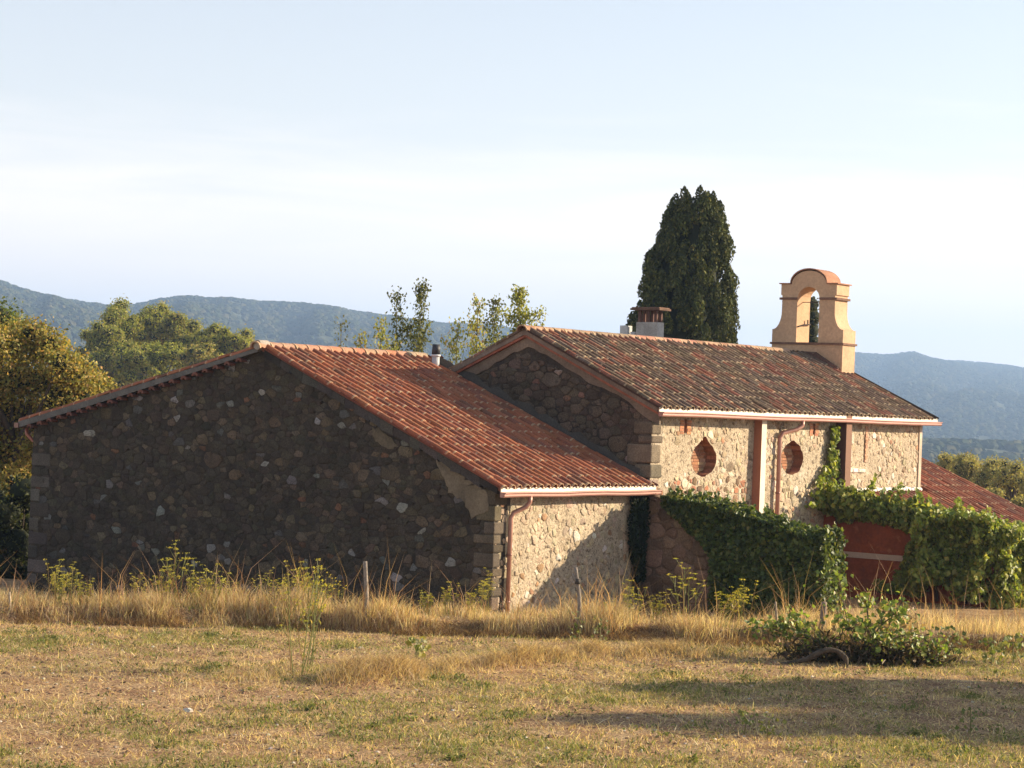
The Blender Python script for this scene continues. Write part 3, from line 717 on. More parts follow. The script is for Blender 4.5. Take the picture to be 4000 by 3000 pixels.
def pal_cg(rg, c, ar):
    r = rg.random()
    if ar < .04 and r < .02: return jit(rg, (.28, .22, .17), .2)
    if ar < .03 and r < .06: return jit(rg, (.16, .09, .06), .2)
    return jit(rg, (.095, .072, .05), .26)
wcg = Wall((U1, 0, 0), (0, -1, 0), (-1, 0, 0))
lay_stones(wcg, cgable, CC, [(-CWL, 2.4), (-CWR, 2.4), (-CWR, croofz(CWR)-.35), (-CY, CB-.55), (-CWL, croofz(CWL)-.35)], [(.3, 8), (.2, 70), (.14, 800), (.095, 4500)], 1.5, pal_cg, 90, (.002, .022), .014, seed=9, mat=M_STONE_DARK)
fl = []
rgf = np.random.default_rng(21)
for i in range(26):
    y = -.35-5.6*i/25; fl.append((y, roofz(y)+.02+rgf.uniform(.05, .2)))
b = MB(); vs = []
for y, z1 in fl: vs += [(U1-.06, y, roofz(y)-.05), (U1-.035, y, z1)]
b.add(vs, [(2*i, 2*i+2, 2*i+3, 2*i+1) for i in range(25)], (.075, .066, .055)); part('mortar_flashing', b.mesh('mortar_flashing', M_CEMENT, off=CC), cgable)
# big pale quoins at the near corner of the chapel
z = 1.6; k = 0
while z < 3.7:
    h = rgq.uniform(.15, .5); a, c = ((rgq.uniform(.4, .75), rgq.uniform(.25, .5)) if k % 2 else (.35, .42)); a *= rgq.uniform(.85, 1.1); k += 1
    b = MB(); b.box((-.03, -.03, 0), (c, a, h-.03), jit(rgq, (.32, .235, .17) if k == 4 else (.21, .165, .12), .3))
    q = part('quoin_stone', b.mesh('quoin_stone', M_STONE), cgable, loc=np.array([U1, CWR, z])-CC); bv = q.modifiers.new('b', 'BEVEL'); bv.width = .035; bv.segments = 2; z += h
# brick surrounds of the slits
for s_ in SL:
    for sx in (-1, 1):
        for r in range(5):
            x = s_[0][0]-.17 if sx < 0 else s_[1][0]+.01; x += rgb_.uniform(-.02, .02)
            q = MB(); q.box((0, -.012, 0), (.155, .02, .052), jit(rgb_, (.42, .19, .10), .25)); part('brick', q.mesh('brick', M_BRICK), cside, loc=np.array([x, CWR, s_[0][1]-.03+r*.062])-CC)
# blocked doorway at the far end: brick jamb, open joints, pale sill
for r in range(13):
    q = MB(); q.box((0, -.03, 0), (.12, .02, .058), jit(rgb_, (.42, .24, .15), .25)); part('brick', q.mesh('brick', M_BRICK), cside, loc=np.array([15.06+.02*(r % 2), CWR, 2.86+r*.068])-CC)
for x0, x1, h in ((14.08, 14.42, .12), (14.44, 14.72, .1), (14.74, 15.1, .09)):
    q = MB(); q.box((0, -.05, 0), (x1-x0, .02, h), jit(rgb_, (.62, .54, .45), .1)); o = part('sill_stone', q.mesh('sill_stone', M_STONE), cside, loc=np.array([x0, CWR, 2.60])-CC); bv = o.modifiers.new('b', 'BEVEL'); bv.width = .02
for x, z0, z1 in ((14.33, 3.28, 3.55), (14.27, 2.86, 3.16)):
    q = MB(); q.box((x-.03, CWR-.042, z0), (x+.12, CWR+.02, z1), (.5, .42, .32)); o = part('jamb_stone', q.mesh('jamb_stone', M_STONE, off=CC), cside); bv = o.modifiers.new('b', 'BEVEL'); bv.width = .02
# pilasters
def pilaster(x0, x1, dp, z0, face, side):
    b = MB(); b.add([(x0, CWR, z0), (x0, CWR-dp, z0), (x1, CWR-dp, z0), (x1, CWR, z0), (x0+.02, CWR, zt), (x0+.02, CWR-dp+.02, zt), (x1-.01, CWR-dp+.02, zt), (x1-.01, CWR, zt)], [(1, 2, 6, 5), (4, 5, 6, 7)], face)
    b.add([(x0, CWR, z0), (x0, CWR-dp, z0), (x1, CWR-dp, z0), (x1, CWR, z0), (x0+.02, CWR, zt), (x0+.02, CWR-dp+.02, zt), (x1-.01, CWR-dp+.02, zt), (x1-.01, CWR, zt)], [(0, 1, 5, 4), (2, 3, 7, 6)], side)  # side tint puts the shade of the flanks into their colour
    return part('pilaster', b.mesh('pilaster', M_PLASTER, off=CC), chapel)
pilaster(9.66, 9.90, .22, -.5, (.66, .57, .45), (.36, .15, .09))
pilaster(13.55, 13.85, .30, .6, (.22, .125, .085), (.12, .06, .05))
# chapel roof
CT = np.array([0, -1, -PC])/math.hypot(1, PC); CN = np.array([0, -PC, 1])/math.hypot(1, PC)
LT = np.array([0, 1, -PC])/math.hypot(1, PC); LN = np.array([0, PC, 1])/math.hypot(1, PC)
CX0 = U1-.13; d = MB()
for s_ in (-1, 1): d.prism([(CX0+.02, CY+s_*.0005, CB-.13), (CX0+.02, CY+s_*.0005, CB-.055), (CX0+.02, CY+s_*(CW-.02), CD-.055), (CX0+.02, CY+s_*(CW-.02), CD-.13)], (1, 0, 0), XE-CX0-.04, (.2, .12, .08))
croof = part('roof', d.mesh('roof', M_CEMENT, off=CC), chapel)
def pal_old(i):
    rg = np.random.default_rng(400+i)
    c = [(.18, .105, .065), (.22, .11, .065), (.16, .11, .07), (.28, .115, .065), (.19, .13, .08), (.14, .095, .065), (.24, .145, .09)][i % 7]; return jit(rg, c, .2)
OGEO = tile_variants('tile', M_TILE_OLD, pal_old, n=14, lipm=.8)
cs = math.hypot(CW, CB-CD); NR2 = 11; EX2 = (cs-.14)/NR2; NC2 = int((XE-CX0-.1)/.232)
FC = frame(CT, CN); cr = np.array([0, CY, CB])
spots = [cr+CN*-.032+CT*(.06+EX2*r)+np.array([CX0+.09+.232*c, 0, 0]) for c in range(NC2) for r in range(NR2)]
spots = [p for p in spots if not (17.75 < p[0] < 18.52 and p[1] > CY-1.0)]
lay_tiles(croof, CC, spots, FC, OGEO, 300)
tb = troughs(CX0+.09-.116, XE-.1, .232, cr+CN*-.05+CT*.05, cr+CN*-.05+CT*(cs+.02), FC, tint=(.075, .05, .038))
part('channel_tile', tb.mesh('channel_tile', M_TILE_OLD, off=CC), croof, stuff=True)
FCL = frame(LT, LN)
lay_tiles(croof, CC, [cr+LN*-.045+LT*(.06+EX2*r)+np.array([CX0+.08+.232*c, 0, 0]) for c in range(2) for r in range(NR2)], FCL, OGEO, 0)
part('roof_slope', corrugated(None, (1, 0, 0), 54, .232, cr+LN*-.04+np.array([CX0+.5, 0, 0]), cr+LN*-.04+LT*cs+np.array([CX0+.5, 0, 0]), LN, M_TILE_OLD, 'roof_slope', (.15, .08, .05), CC), chapel, label='roof slope that faces away')
RG2 = tile_variants('ridge_tile', M_TILE, lambda i: jit(np.random.default_rng(500+i), [(.36, .22, .14), (.30, .2, .13), (.34, .17, .10)][i % 3], .15), n=8, L=.42, w0=.115, w1=.15, th=.028, h=.92, seg=8)
ridge_tiles(croof, CC, CX0-.1, 16.9, CY, CB-.075, RG2)
# verge: cement band, thin brick course, plaster band with a worn lower edge
def slope_band(name, d0, d1, x, th, tint, mat, ragged=0, y0=None, y1=None, seed=1):
    rg = np.random.default_rng(seed); b = MB(); ys = np.linspace(CY+3.5, CY-3.5 if y1 is None else y1, 90); vs = []
    for y in ys:
        e = ragged*(float(fbm(np.array(y*2.2), np.array(seed*3.1), 5, 3))-.5)*3.2
        vs += [(x, y, croofz(y)-d0), (x, y, croofz(y)-d1-e), (x+th, y, croofz(y)-d0), (x+th, y, croofz(y)-d1-e)]
    fs = []
    for i in range(len(ys)-1):
        o = 4*i; fs += [(o, o+1, o+5, o+4), (o+1, o+3, o+7, o+5), (o, o+4, o+6, o+2)]
    fs += [(0, 2, 3, 1), tuple(4*(len(ys)-1)+k for k in (0, 1, 3, 2))]
    b.add(vs, fs, tint); return part(name, b.mesh(name, mat, off=CC), chapel)
slope_band('verge_cement', .06, .17, CX0+.01, .16, (.19, .15, .115), M_CEMENT)
bc = slope_band('brick_course', .172, .225, CX0+.03, .14, (.27, .10, .06), M_BRICK)
slope_band('plaster_band', .228, .39, U1-.03, .06, (.17, .13, .092), M_CEMENT, ragged=.10, seed=4)
gutter(chapel, CC, CX0-.06, XE+.08, CE+.03, CD-.035, CWR)
downpipe(chapel, CC, [(11.28, CE-.055, CD-.2), (11.28, CE-.055, CD-.32), (11.15, CE+.02, CD-.42), (10.78, CWR-.12, CD-.5), (10.7, CWR-.09, CD-.62), (10.7, CWR-.09, -.2)], r=.05)
b = MB(); b.box((X2-.13, CWR-.03, 1.5), (X2+.02, CWR+.1, zt), (.45, .36, .27)); part('corner_strip', b.mesh('corner_strip', M_CEMENT, off=CC), chapel)
b = MB()
for i in range(26):
    x = 13.95+i*.16; b.tube([(x, CWR-.07, 2.16+rgb_.uniform(-.02, .02)), (x+.15, CWR-.08, 2.17+rgb_.uniform(-.02, .02))], [.05+rgb_.uniform(0, .03), .06], 7, (.72, .66, .58))
part('mortar_flashing', b.mesh('mortar_flashing', M_CEMENT, True, off=CC), chapel)
# chimney on the far slope
ch = np.array([15.1, .22, 4.0]); b = MB(); b.box(ch+[-.16, -.33, 0], ch+[.16, .33, 2.24], (.36, .34, .31)); chim = part('chimney', b.mesh('chimney', M_CEMENT, off=CC), chapel)
b = MB(); b.box(ch+[-.28, -.46, 2.55], ch+[.28, .46, 2.60], (.13, .075, .05)); b.box(ch+[-.25, -.43, 2.603], ch+[.25, .43, 2.63], (.16, .09, .06)); part('chimney_cap', b.mesh('chimney_cap', M_BRICK, off=CC), chim)
for sx in (-1, 1):
    for sy in (-1, 0, 1):
        b = MB(); b.box(ch+[sx*.11-.035, sy*.25-.04, 2.24], ch+[sx*.11+.035, sy*.25+.04, 2.55], (.12, .065, .05)); part('chimney_pier', b.mesh('chimney_pier', M_BRICK, off=CC), chim)
b = MB(); b.box((14.85, .78, 4.2), (15.1, 1.0, 6.14), (.55, .55, .53)); b.tube([(15.0, .66, 4.2), (15.0, .66, 5.98)], .09, 10, (.42, .42, .42)); part('flue', b.mesh('flue', M_CEMENT, off=CC), chapel)
# ---- bell gable
TX0, TX1 = 17.8, 18.5; TC = -2.98
def prof_half():
    # (half width, z) from the base up
    P = [(1.06, 4.5), (1.06, 6.22)]
    for k in range(1, 9):
        t = k/8; P.append((1.06-.27*(1-math.cos(t*math.pi/2)) if False else 1.06-.27*math.sin(t*math.pi/2), 6.22+.5*(1-math.cos(t*math.pi/2))))
    P += [(.79, 7.12), (.83, 7.14), (.83, 7.42)]
    return P
ph = prof_half(); top = [(.52*math.cos(t), 7.42+.36*math.sin(t)) for t in np.linspace(0, math.pi, 17)]
outline = [(TC-w, z) for w, z in ph]+[(TC-x, z) for x, z in top]+[(TC+w, z) for w, z in ph[::-1]]
OW = .33; OZ0, OZ1 = 5.88, 7.02
arch = [(TC-OW, OZ0), (TC+OW, OZ0)]+[(TC+OW*math.cos(t), OZ1+.33*math.sin(t)) for t in np.linspace(0, math.pi, 13)]
def bell_mesh():
    bm = bmesh.new(); ed = []
    for loop in (outline, arch):
        vv = [bm.verts.new((TX0, y, z)) for y, z in loop]; ed += [bm.edges.new((vv[i], vv[(i+1) % len(vv)])) for i in range(len(vv))]
    bmesh.ops.triangle_fill(bm, use_beauty=True, edges=ed, normal=(-1, 0, 0))
    def inside(y, z): return abs(y-TC) < OW and (OZ0 < z < OZ1 or (z >= OZ1 and (y-TC)**2+(z-OZ1)**2 < OW*OW))
    bad = [f for f in bm.faces if inside(f.calc_center_median().y, f.calc_center_median().z)]
    bmesh.ops.delete(bm, geom=bad, context='FACES_ONLY')
    r = bmesh.ops.extrude_face_region(bm, geom=bm.faces[:])
    for e in r['geom']:
        if isinstance(e, bmesh.types.BMVert): e.co.x = TX1
    bmesh.ops.recalc_face_normals(bm, faces=bm.faces[:])
    for v in bm.verts: v.co -= Vector(CC)
    me = bpy.data.meshes.new('bell_gable'); bm.to_mesh(me); bm.free(); me.materials.append(tintmat('peach_plaster', nscale=(1.6, 14), namp=(.12, .12), tint=(.49, .32, .195), bump=.008, bscale=14, stain_pit=[((.34, .235, .15), 2.2, .54, .14, .6), ((.24, .17, .115), 9, .64, .06, .6)])); return me
bell = part('bell_gable', bell_mesh(), chapel)
def ring_band(name, pts, lip, h, tint, mat, parent):
    """band that follows the gable outline: boxes across the thickness"""
    b = MB()
    for (ya, za), (yb, zb) in zip(pts[:-1], pts[1:]):
        b.prism([(TX0-lip, ya, za), (TX0-lip, yb, zb), (TX0-lip, yb, zb+h), (TX0-lip, ya, za+h)], (1, 0, 0), TX1-TX0+2*lip, tint)
    return part(name, b.mesh(name, mat, off=CC), parent)
TB = (.34, .17, .10); DB = (.17, .095, .065)
ring_band('coping', [(TC-.88, 7.425), (TC-.55, 7.425)]+[(TC-.55*math.cos(t), 7.43+.385*math.sin(t)) for t in np.linspace(.12, math.pi-.12, 19)]+[(TC+.55, 7.425), (TC+.88, 7.425)], .04, .03, TB, M_BRICK, bell)
b = MB()
for y0, y1 in ((TC-.855, TC-OW-.002), (TC+OW+.002, TC+.855)): b.box((TX0-.035, y0, 7.01), (TX1+.035, y1, 7.07), DB)
part('moulding', b.mesh('moulding', M_BRICK, off=CC), bell)
b = MB(); b.box((TX0-.04, TC-1.1, 5.825), (TX1+.04, TC+1.1, 5.878), DB); part('moulding', b.mesh('moulding', M_BRICK, off=CC), bell)
b = MB(); b.tube([(TX0+.3, TC-OW, 6.96), (TX0+.3, TC+OW, 6.96)], .012, 6, (.06, .045, .04)); part('bell_bar', b.mesh('bell_bar', M_IRON, off=CC), bell)
b = MB(); b.tube([(TX0+.05, TC+OW-.02, 6.30), (TX0+.3, TC+OW-.06, 6.36), (TX0+.66, TC+OW-.05, 6.38)], .02, 6, (.06, .045, .04)); b.tube([(TX0+.5, TC+OW-.06, 6.36), (TX0+.5, TC+OW-.06, 6.5)], .02, 6, (.06, .045, .04)); part('iron_bracket', b.mesh('iron_bracket', M_IRON, off=CC), bell)
b = MB()
b.prism([(TX0-.015, TC-.30, CB-.02), (TX0-.015, TC+1.0, CB+.02), (TX0-.015, TC+1.0, CB-.3), (TX0-.015, TC-1.0, croofz(TC-1.0)-.02), (TX0-.015, TC-1.0, croofz(TC-1.0)+.07)], (-1, 0, 0), .10, (.14, .08, .06))
part('roof_flashing', b.mesh('roof_flashing', M_TILE_OLD, off=CC), bell)

# ================================================================== OUTBUILDING with terracotta wall, lower roof
OB = np.array([16., -8.3, 0.])
outb = thing('terracotta_outbuilding', 'low terracotta outbuilding with red tiled lean-to roof, half hidden under vines', 'outbuilding', OB)
OP = .41; OZ = 2.2; OX0, OX1 = 13.45, 22.0
def oz(y): return OZ+OP*(y-CWR)
FX = 13.1; FY = -10.35
b = MB(); b.prism([(FX, CWR-.004, -.8), (FX, FY, -.8), (FX, FY, 1.15), (FX, -8.6, 1.42), (FX, CWR-.004, 1.95)], (1, 0, 0), .3, (.21, .058, .024)); b.box((FX+.3, FY, -.8), (OX1-.2, FY+.3, .50), (.21, .058, .024))
M_TERRA = tintmat('terracotta_render', nscale=(1.6, 12), namp=(.25, .2), bump=.006, bscale=18, stain_pit=[((.12, .05, .03), 1.8, .55, .12, .5), ((.36, .16, .08), 4, .6, .08, .5)])
fac = part('wall', b.mesh('wall', M_TERRA, off=OB), outb)
b = MB(); b.box((FX-.03, FY+.4, .64), (FX-.001, CWR-.02, .77), (.42, .33, .26)); part('wall_band', b.mesh('wall_band', M_PLASTER, off=OB), outb)
OT = np.array([0, -1, -OP])/math.hypot(1, OP); ON = np.array([0, -OP, 1])/math.hypot(1, OP)
ytop = -4.3; osl = (ytop-(-10.7))*math.hypot(1, OP); FO = frame(OT, ON)
b = MB()
b.prism([(FX+.31, CWR-.01, oz(CWR)-.14), (FX+.31, CWR-.01, oz(CWR)-.06), (FX+.31, -10.7, oz(-10.7)-.06), (FX+.31, -10.7, oz(-10.7)-.14)], (1, 0, 0), X2-FX-.31, (.2, .08, .05))
b.prism([(X2+.012, ytop, oz(ytop)-.14), (X2+.012, ytop, oz(ytop)-.06), (X2+.012, -10.7, oz(-10.7)-.06), (X2+.012, -10.7, oz(-10.7)-.14)], (1, 0, 0), OX1-X2-.02, (.2, .08, .05))
oroof = part('roof', b.mesh('roof', M_CEMENT, off=OB), outb)
spots = []
for c in range(int((OX1-FX-.4)/.235)):
    x = FX+.45+c*.235
    for r in range(19):
        p = np.array([x, ytop, oz(ytop)])+ON*-.032+OT*(.05+.365*r)
        if x < X2+.1 and p[1] > CWR-.1: continue
        spots.append(p)
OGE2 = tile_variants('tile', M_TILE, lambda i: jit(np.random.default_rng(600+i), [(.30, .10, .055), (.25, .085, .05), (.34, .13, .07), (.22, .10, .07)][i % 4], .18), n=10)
spots.sort(key=lambda p: -(p[1])*1.0-p[0]*0)
vis = [p for p in spots if p[1] > -8.4]; hid = [p for p in spots if p[1] <= -8.4]
lay_tiles(oroof, OB, vis, FO, OGE2, 300); lay_tiles(oroof, OB, hid, FO, OGE2, 0)
tb = troughs(0, X2-.2-FX-.32, .235, np.array([FX+.33, CWR-.02, oz(CWR-.02)-.05]), np.array([FX+.33, -10.7, oz(-10.7)-.05]), FO, tint=(.17, .06, .04)); part('channel_tile', tb.mesh('channel_tile', M_TILE, off=OB), oroof, stuff=True)
tb = troughs(0, OX1-X2-.2, .235, np.array([X2+.1, ytop, oz(ytop)-.05]), np.array([X2+.1, -10.7, oz(-10.7)-.05]), FO, tint=(.17, .06, .04)); part('channel_tile', tb.mesh('channel_tile', M_TILE, off=OB), oroof, stuff=True)
b = MB(); b.box((X2+.2, -4.35, -.8), (OX1-.1, -4.1, oz(-4.3)-.16), (.4, .3, .2)); b.prism([(OX1-.2, -4.35, -.8), (OX1-.2, -10.3, -.8), (OX1-.2, -10.3, oz(-10.3)-.16), (OX1-.2, -4.35, oz(-4.35)-.16)], (1, 0, 0), .2, (.4, .3, .2)); part('wall', b.mesh('wall', M_PLASTER, off=OB), outb, label='far wall of the outbuilding')

# ================================================================== GARDEN WALL
GX = 5.3; GB = np.array([GX+.2, -8.6, 0.])
gw = thing('garden_wall', 'brown rubble garden wall sloping down from the chapel corner, partly under ivy', 'wall', GB)
def gwz(y): return 2.2-.2*(WR-y)
b = MB(); ys = np.linspace(WR-.05, -10.15, 12); vs = []
b.prism([(GX, WR-.04, -.8)]+[(GX, -10.15, -.8)]+[(GX, y, gwz(y)) for y in ys[::-1]], (1, 0, 0), .4)
gwo = part('wall', b.mesh('wall', tintmat('earthy_mortar', nscale=(1.6, 26), namp=(.3, .4), bump=.03, bscale=12, tint=(.17, .115, .078)), off=GB), gw)
wgw = Wall((GX, 0, 0), (0, -1, 0), (-1, 0, 0))
lay_stones(wgw, gwo, GB, [(6.16, -.3), (10.1, -.3), (10.1, 1.4), (6.16, gwz(WR)-.03)], [(.34, 80), (.24, 600), (.16, 2000)], 1.3, lambda rg, c, ar: jit(rg, (.19, .125, .082), .35), 90, (.004, .04), .03, seed=15)

# ------------------------------------------------------------------ foliage tools
def unit(v): return v/(np.linalg.norm(v, axis=-1, keepdims=True)+1e-9)
def leaves_mesh(name, P, size, tint, mat, off, dirs=None, aspect=.62, fold=.18, spread=.8, rg=RNG, face=None, fspread=.55):
    """folded diamond leaves at P; dirs = preferred pointing direction, face = preferred facing"""
    n = len(P); size = np.broadcast_to(size, n)[:, None]
    d = rg.normal(0, 1, (n, 3)) if dirs is None else unit(dirs)+rg.normal(0, spread, (n, 3))
    if face is not None:
        nn = unit(unit(np.broadcast_to(np.array(face, float), (n, 3)))+rg.normal(0, fspread, (n, 3))); d = unit(d-nn*(d*nn).sum(1, keepdims=True)); s = np.cross(d, nn)
    else:
        d = unit(d); r = rg.normal(0, 1, (n, 3)); s = unit(np.cross(d, r)); nn = np.cross(s, d)
    V = np.stack([P-d*size*.5, P+s*size*aspect*.5+nn*size*fold-d*size*.08, P+d*size*.5, P-s*size*aspect*.5+nn*size*fold-d*size*.08], 1).reshape(-1, 3)-np.array(off)
    i = np.arange(n)[:, None]*4; F = np.concatenate([i+[0, 1, 2], i+[0, 2, 3]], 0); T = np.concatenate([tint, tint], 0)
    return fastmesh(name, V, [F], [T], mat)
def mixcol(n, cols, w, amp=.25, rg=RNG):
    c = np.array(cols)[rg.choice(len(cols), n, p=np.array(w)/np.sum(w))]; return np.clip(c*rg.uniform(1-amp, 1+amp, (n, 1))*rg.uniform(.93, 1.07, (n, 3)), .002, .9)
def clump_points(cent, rad, dens, rg=RNG, flat=.85, shell=.5):
    P = []; Nn = []
    for c, r in zip(cent, rad):
        n = int(dens*r*r); u = unit(rg.normal(0, 1, (n, 3))); k = rg.uniform(shell, 1, (n, 1))**.6*(1+.24*rg.normal(0, 1, (n, 1)))
        q = u*k*r; q[:, 2] *= flat; P.append(c+q); Nn.append(u)
    return np.concatenate(P), np.concatenate(Nn)
def blob(c, r, seed, b, tint, sub=2, flat=.85):
    bm = bmesh.new(); bmesh.ops.create_icosphere(bm, subdivisions=sub, radius=1); rg = random.Random(seed)
    vs = [np.array(v.co)*r*(.8+.35*rg.random())*np.array([1, 1, flat])+c for v in bm.verts]; fs = [tuple(v.index for v in f.verts) for f in bm.faces]; bm.free(); b.add(vs, fs, tint)
def tree(name, label, cat, base, cents, rads, cols, w, leaf, dens, trunk_r=.18, group=None, mat=None, flat=.85, core=.5, seed=0, aspect=.62, shell=.5, dirs_up=0):
    rg = np.random.default_rng(seed); base = np.array(base, float); t = thing(name, label, cat, base, group)
    b = MB(); top = np.mean(cents, 0); mid = base+(top-base)*.5+rg.normal(0, .15, 3)
    b.tube([base-[0, 0, .2], base*.6+mid*.4+[.03, 0, 0], mid, mid*.4+top*.6, top], [trunk_r*1.25, trunk_r, trunk_r*.8, trunk_r*.6, trunk_r*.3], 8, (.10, .075, .055))
    for c in cents[:14]:
        a = mid+(top-mid)*rg.uniform(0, .7); m = (a+c)*.5+[0, 0, .1]; b.tube([a, m, c], [trunk_r*.4, trunk_r*.25, trunk_r*.08], 5, (.10, .075, .055))
    part('trunk', b.mesh('trunk', M_BARK, True, off=base), t)
    P, Nn = clump_points(cents, rads, dens, rg, flat, shell); n = len(P)
    me = leaves_mesh('crown', P, leaf*rg.uniform(.7, 1.3, n), mixcol(n, cols, w, rg=rg), mat or M_LEAF, base, dirs=None, face=Nn+np.array([0, 0, .35]), fspread=1.0, rg=rg, aspect=aspect)
    part('crown', me, t)
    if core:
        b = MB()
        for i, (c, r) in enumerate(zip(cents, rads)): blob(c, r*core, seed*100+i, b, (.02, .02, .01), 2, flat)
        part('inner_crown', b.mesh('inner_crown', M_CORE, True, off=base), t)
    return t
def gpt(x, y): return np.array([x, y, float(ground_z(np.array(x), np.array(y)))])

# big yellowing broadleaf at the left edge
def pxc(lst, D, jitter=.5, rg=None):
    rg = rg or np.random.default_rng(3); C = []; R_ = []
    for u, v, r in lst: C.append(at(u, v, D+rg.uniform(-jitter, jitter))); R_.append(r*D/FPX)
    return np.array(C), np.array(R_)
C, R_ = pxc([(-160, 1330, 130), (-40, 1340, 120), (70, 1350, 110), (170, 1370, 90), (235, 1420, 90), (310, 1470, 80), (330, 1560, 90), (400, 1590, 70), (430, 1640, 60), (-80, 1470, 140), (40, 1480, 120), (150, 1490, 110), (230, 1560, 110), (-120, 1620, 140), (20, 1620, 130), (130, 1640, 120), (260, 1660, 100), (-60, 1770, 140), (60, 1760, 120), (170, 1760, 110), (330, 1680, 90), (370, 1510, 85), (280, 1450, 95), (465, 1590, 55), (420, 1545, 60), (130, 1300, 80), (200, 1345, 80), (0, 1960, 110), (90, 2000, 80), (200, 1860, 80), (-40, 1900, 110), (70, 1880, 90), (150, 1850, 80), (-250, 1480, 130), (-280, 1650, 130), (-200, 1800, 130)], 57, 1.2)
bx = at(-20, 2250, 57.5); tree('broadleaf_tree', 'large yellowing broadleaf tree beyond the left end of the barn', 'tree', gpt(bx[0], bx[1]), C, R_, [(.36, .27, .075), (.27, .23, .06), (.18, .185, .05), (.40, .24, .085)], [4, 4, 3, 1], .10, 2300, .26, seed=11, shell=.35)
C, R_ = pxc([(0, 1240, 85), (-90, 1230, 100), (50, 1275, 60), (-180, 1240, 110), (-10, 1330, 80)], 66, 1.5)
bx = at(-60, 2250, 66); tree('broadleaf_tree', 'greener treetop rising behind the big yellowing tree at the left edge', 'tree', gpt(bx[0], bx[1]), C, R_, [(.13, .16, .04), (.10, .13, .032), (.17, .17, .05)], [3, 3, 1], .11, 1500, .2, seed=12, shell=.35)
C, R_ = pxc([(-30, 2060, 100), (60, 2120, 90), (110, 2060, 70), (130, 2180, 60), (20, 2220, 90), (-80, 2180, 110), (100, 1970, 60)], 54, .6)
C2, R2 = pxc([(0, 2000, 100), (100, 1920, 80), (-60, 1930, 100), (150, 2080, 50), (140, 2250, 80), (60, 2300, 90), (-40, 2300, 90), (160, 2320, 60), (20, 2350, 80), (100, 2350, 70), (-60, 2380, 90)], 54, .6); C = np.concatenate([C, C2]); R_ = np.concatenate([R_, R2]); bx = at(40, 2300, 54); tree('shrub', 'dark shrub in shade between the left tree and barn corner', 'shrub', gpt(bx[0], bx[1]), C, R_, [(.06, .07, .022), (.04, .048, .016), (.12, .12, .04)], [3, 3, 1], .10, 1300, .06, seed=13, core=.75)
# pines on the slope behind
pines = [((470, 1270, 120), 'dark rounded pine crown standing next to the yellowing broadleaf tree', (1, 3, 1)), ((590, 1280, 125), 'tallest bright green pine crown of the group above the barn verge', (3, 2, 1)), ((700, 1310, 105), 'olive green pine crown below the hill ridge, middle of the group', (2, 2, 3)), ((800, 1340, 95), 'light green pine crown second from the right end of the group', (3, 1, 1)),
         ((890, 1345, 90), 'rounded yellow green pine crown close to the barn ridge end', (3, 2, 1)), ((965, 1370, 80), 'lowest pine crown touching the barn ridge end', (3, 1, 2)), ((620, 1400, 110), 'low dark green pine crown just over the left barn verge', (2, 3, 0)), ((500, 1420, 110), 'shaded pine crown behind the broadleaf branch and verge', (1, 3, 1)), ((770, 1420, 90), 'brownish olive crown low against the barn verge', (1, 1, 4)), ((400, 1340, 100), 'dark pine crown half behind the yellowing broadleaf tree', (1, 3, 1)), ((400, 1480, 110), 'low pine crown in the gap between broadleaf tree and verge', (1, 2, 2))]
for i, ((u, v, r), lb, w) in enumerate(pines):
    rg = np.random.default_rng(40+i); D = 190+rg.uniform(-12, 12)+(v < 1390)*14; rr = r*D/FPX; c0 = at(u, v, D); Cs = []; Rs = []
    for k in range(34):
        d_ = unit(rg.normal(0, 1, 3)); d_[2] = d_[2]*.75; q = c0+d_*rr*rg.uniform(.25, 1.05); Cs.append(q); Rs.append(rr*rg.uniform(.2, .36))
    bs_ = gpt(c0[0], c0[1]); tree('pine_tree', lb, 'pine tree', bs_, np.array(Cs), np.array(Rs), [(.32, .32, .065), (.22, .24, .05), (.32, .27, .10)], np.array(w)+.15, .26, 520, .3, group='pines on the slope behind the barn', seed=50+i, aspect=.4, core=.6, shell=.4)
# trees seen past the right end of the outbuilding roof
for i, (u, v, r, D, lb) in enumerate([(3690, 1845, 75, 120, 'olive tree showing just above the outbuilding roof verge'), (3775, 1855, 90, 118, 'pale olive tree crown, tallest of those past the outbuilding roof'), (3865, 1875, 90, 115, 'olive tree crown between its two neighbours at the right edge'), (3955, 1885, 95, 112, 'brownish olive tree crown by the right edge'), (4040, 1900, 80, 110, 'olive tree cut by the right edge of the view'), (3870, 1960, 60, 100, 'low dark bush right behind the outbuilding roof'), (3980, 1990, 60, 98, 'dark green bush beside the end of the outbuilding roof')]):
    rg = np.random.default_rng(90+i); rr = r*D/FPX; c0 = at(u, v, D); Cs = [c0+unit(rg.normal(0, 1, 3))*rr*rg.uniform(.2, .85) for k in range(24)]
    tree('olive_tree', lb, 'tree', gpt(c0[0], c0[1]), np.array(Cs), np.full(24, rr*.36), [(.36, .33, .12), (.28, .26, .09), (.40, .32, .13)], (3, 3, 1.5), .15, 1100, .15, group='trees past the outbuilding', seed=95+i, aspect=.4, core=.4)
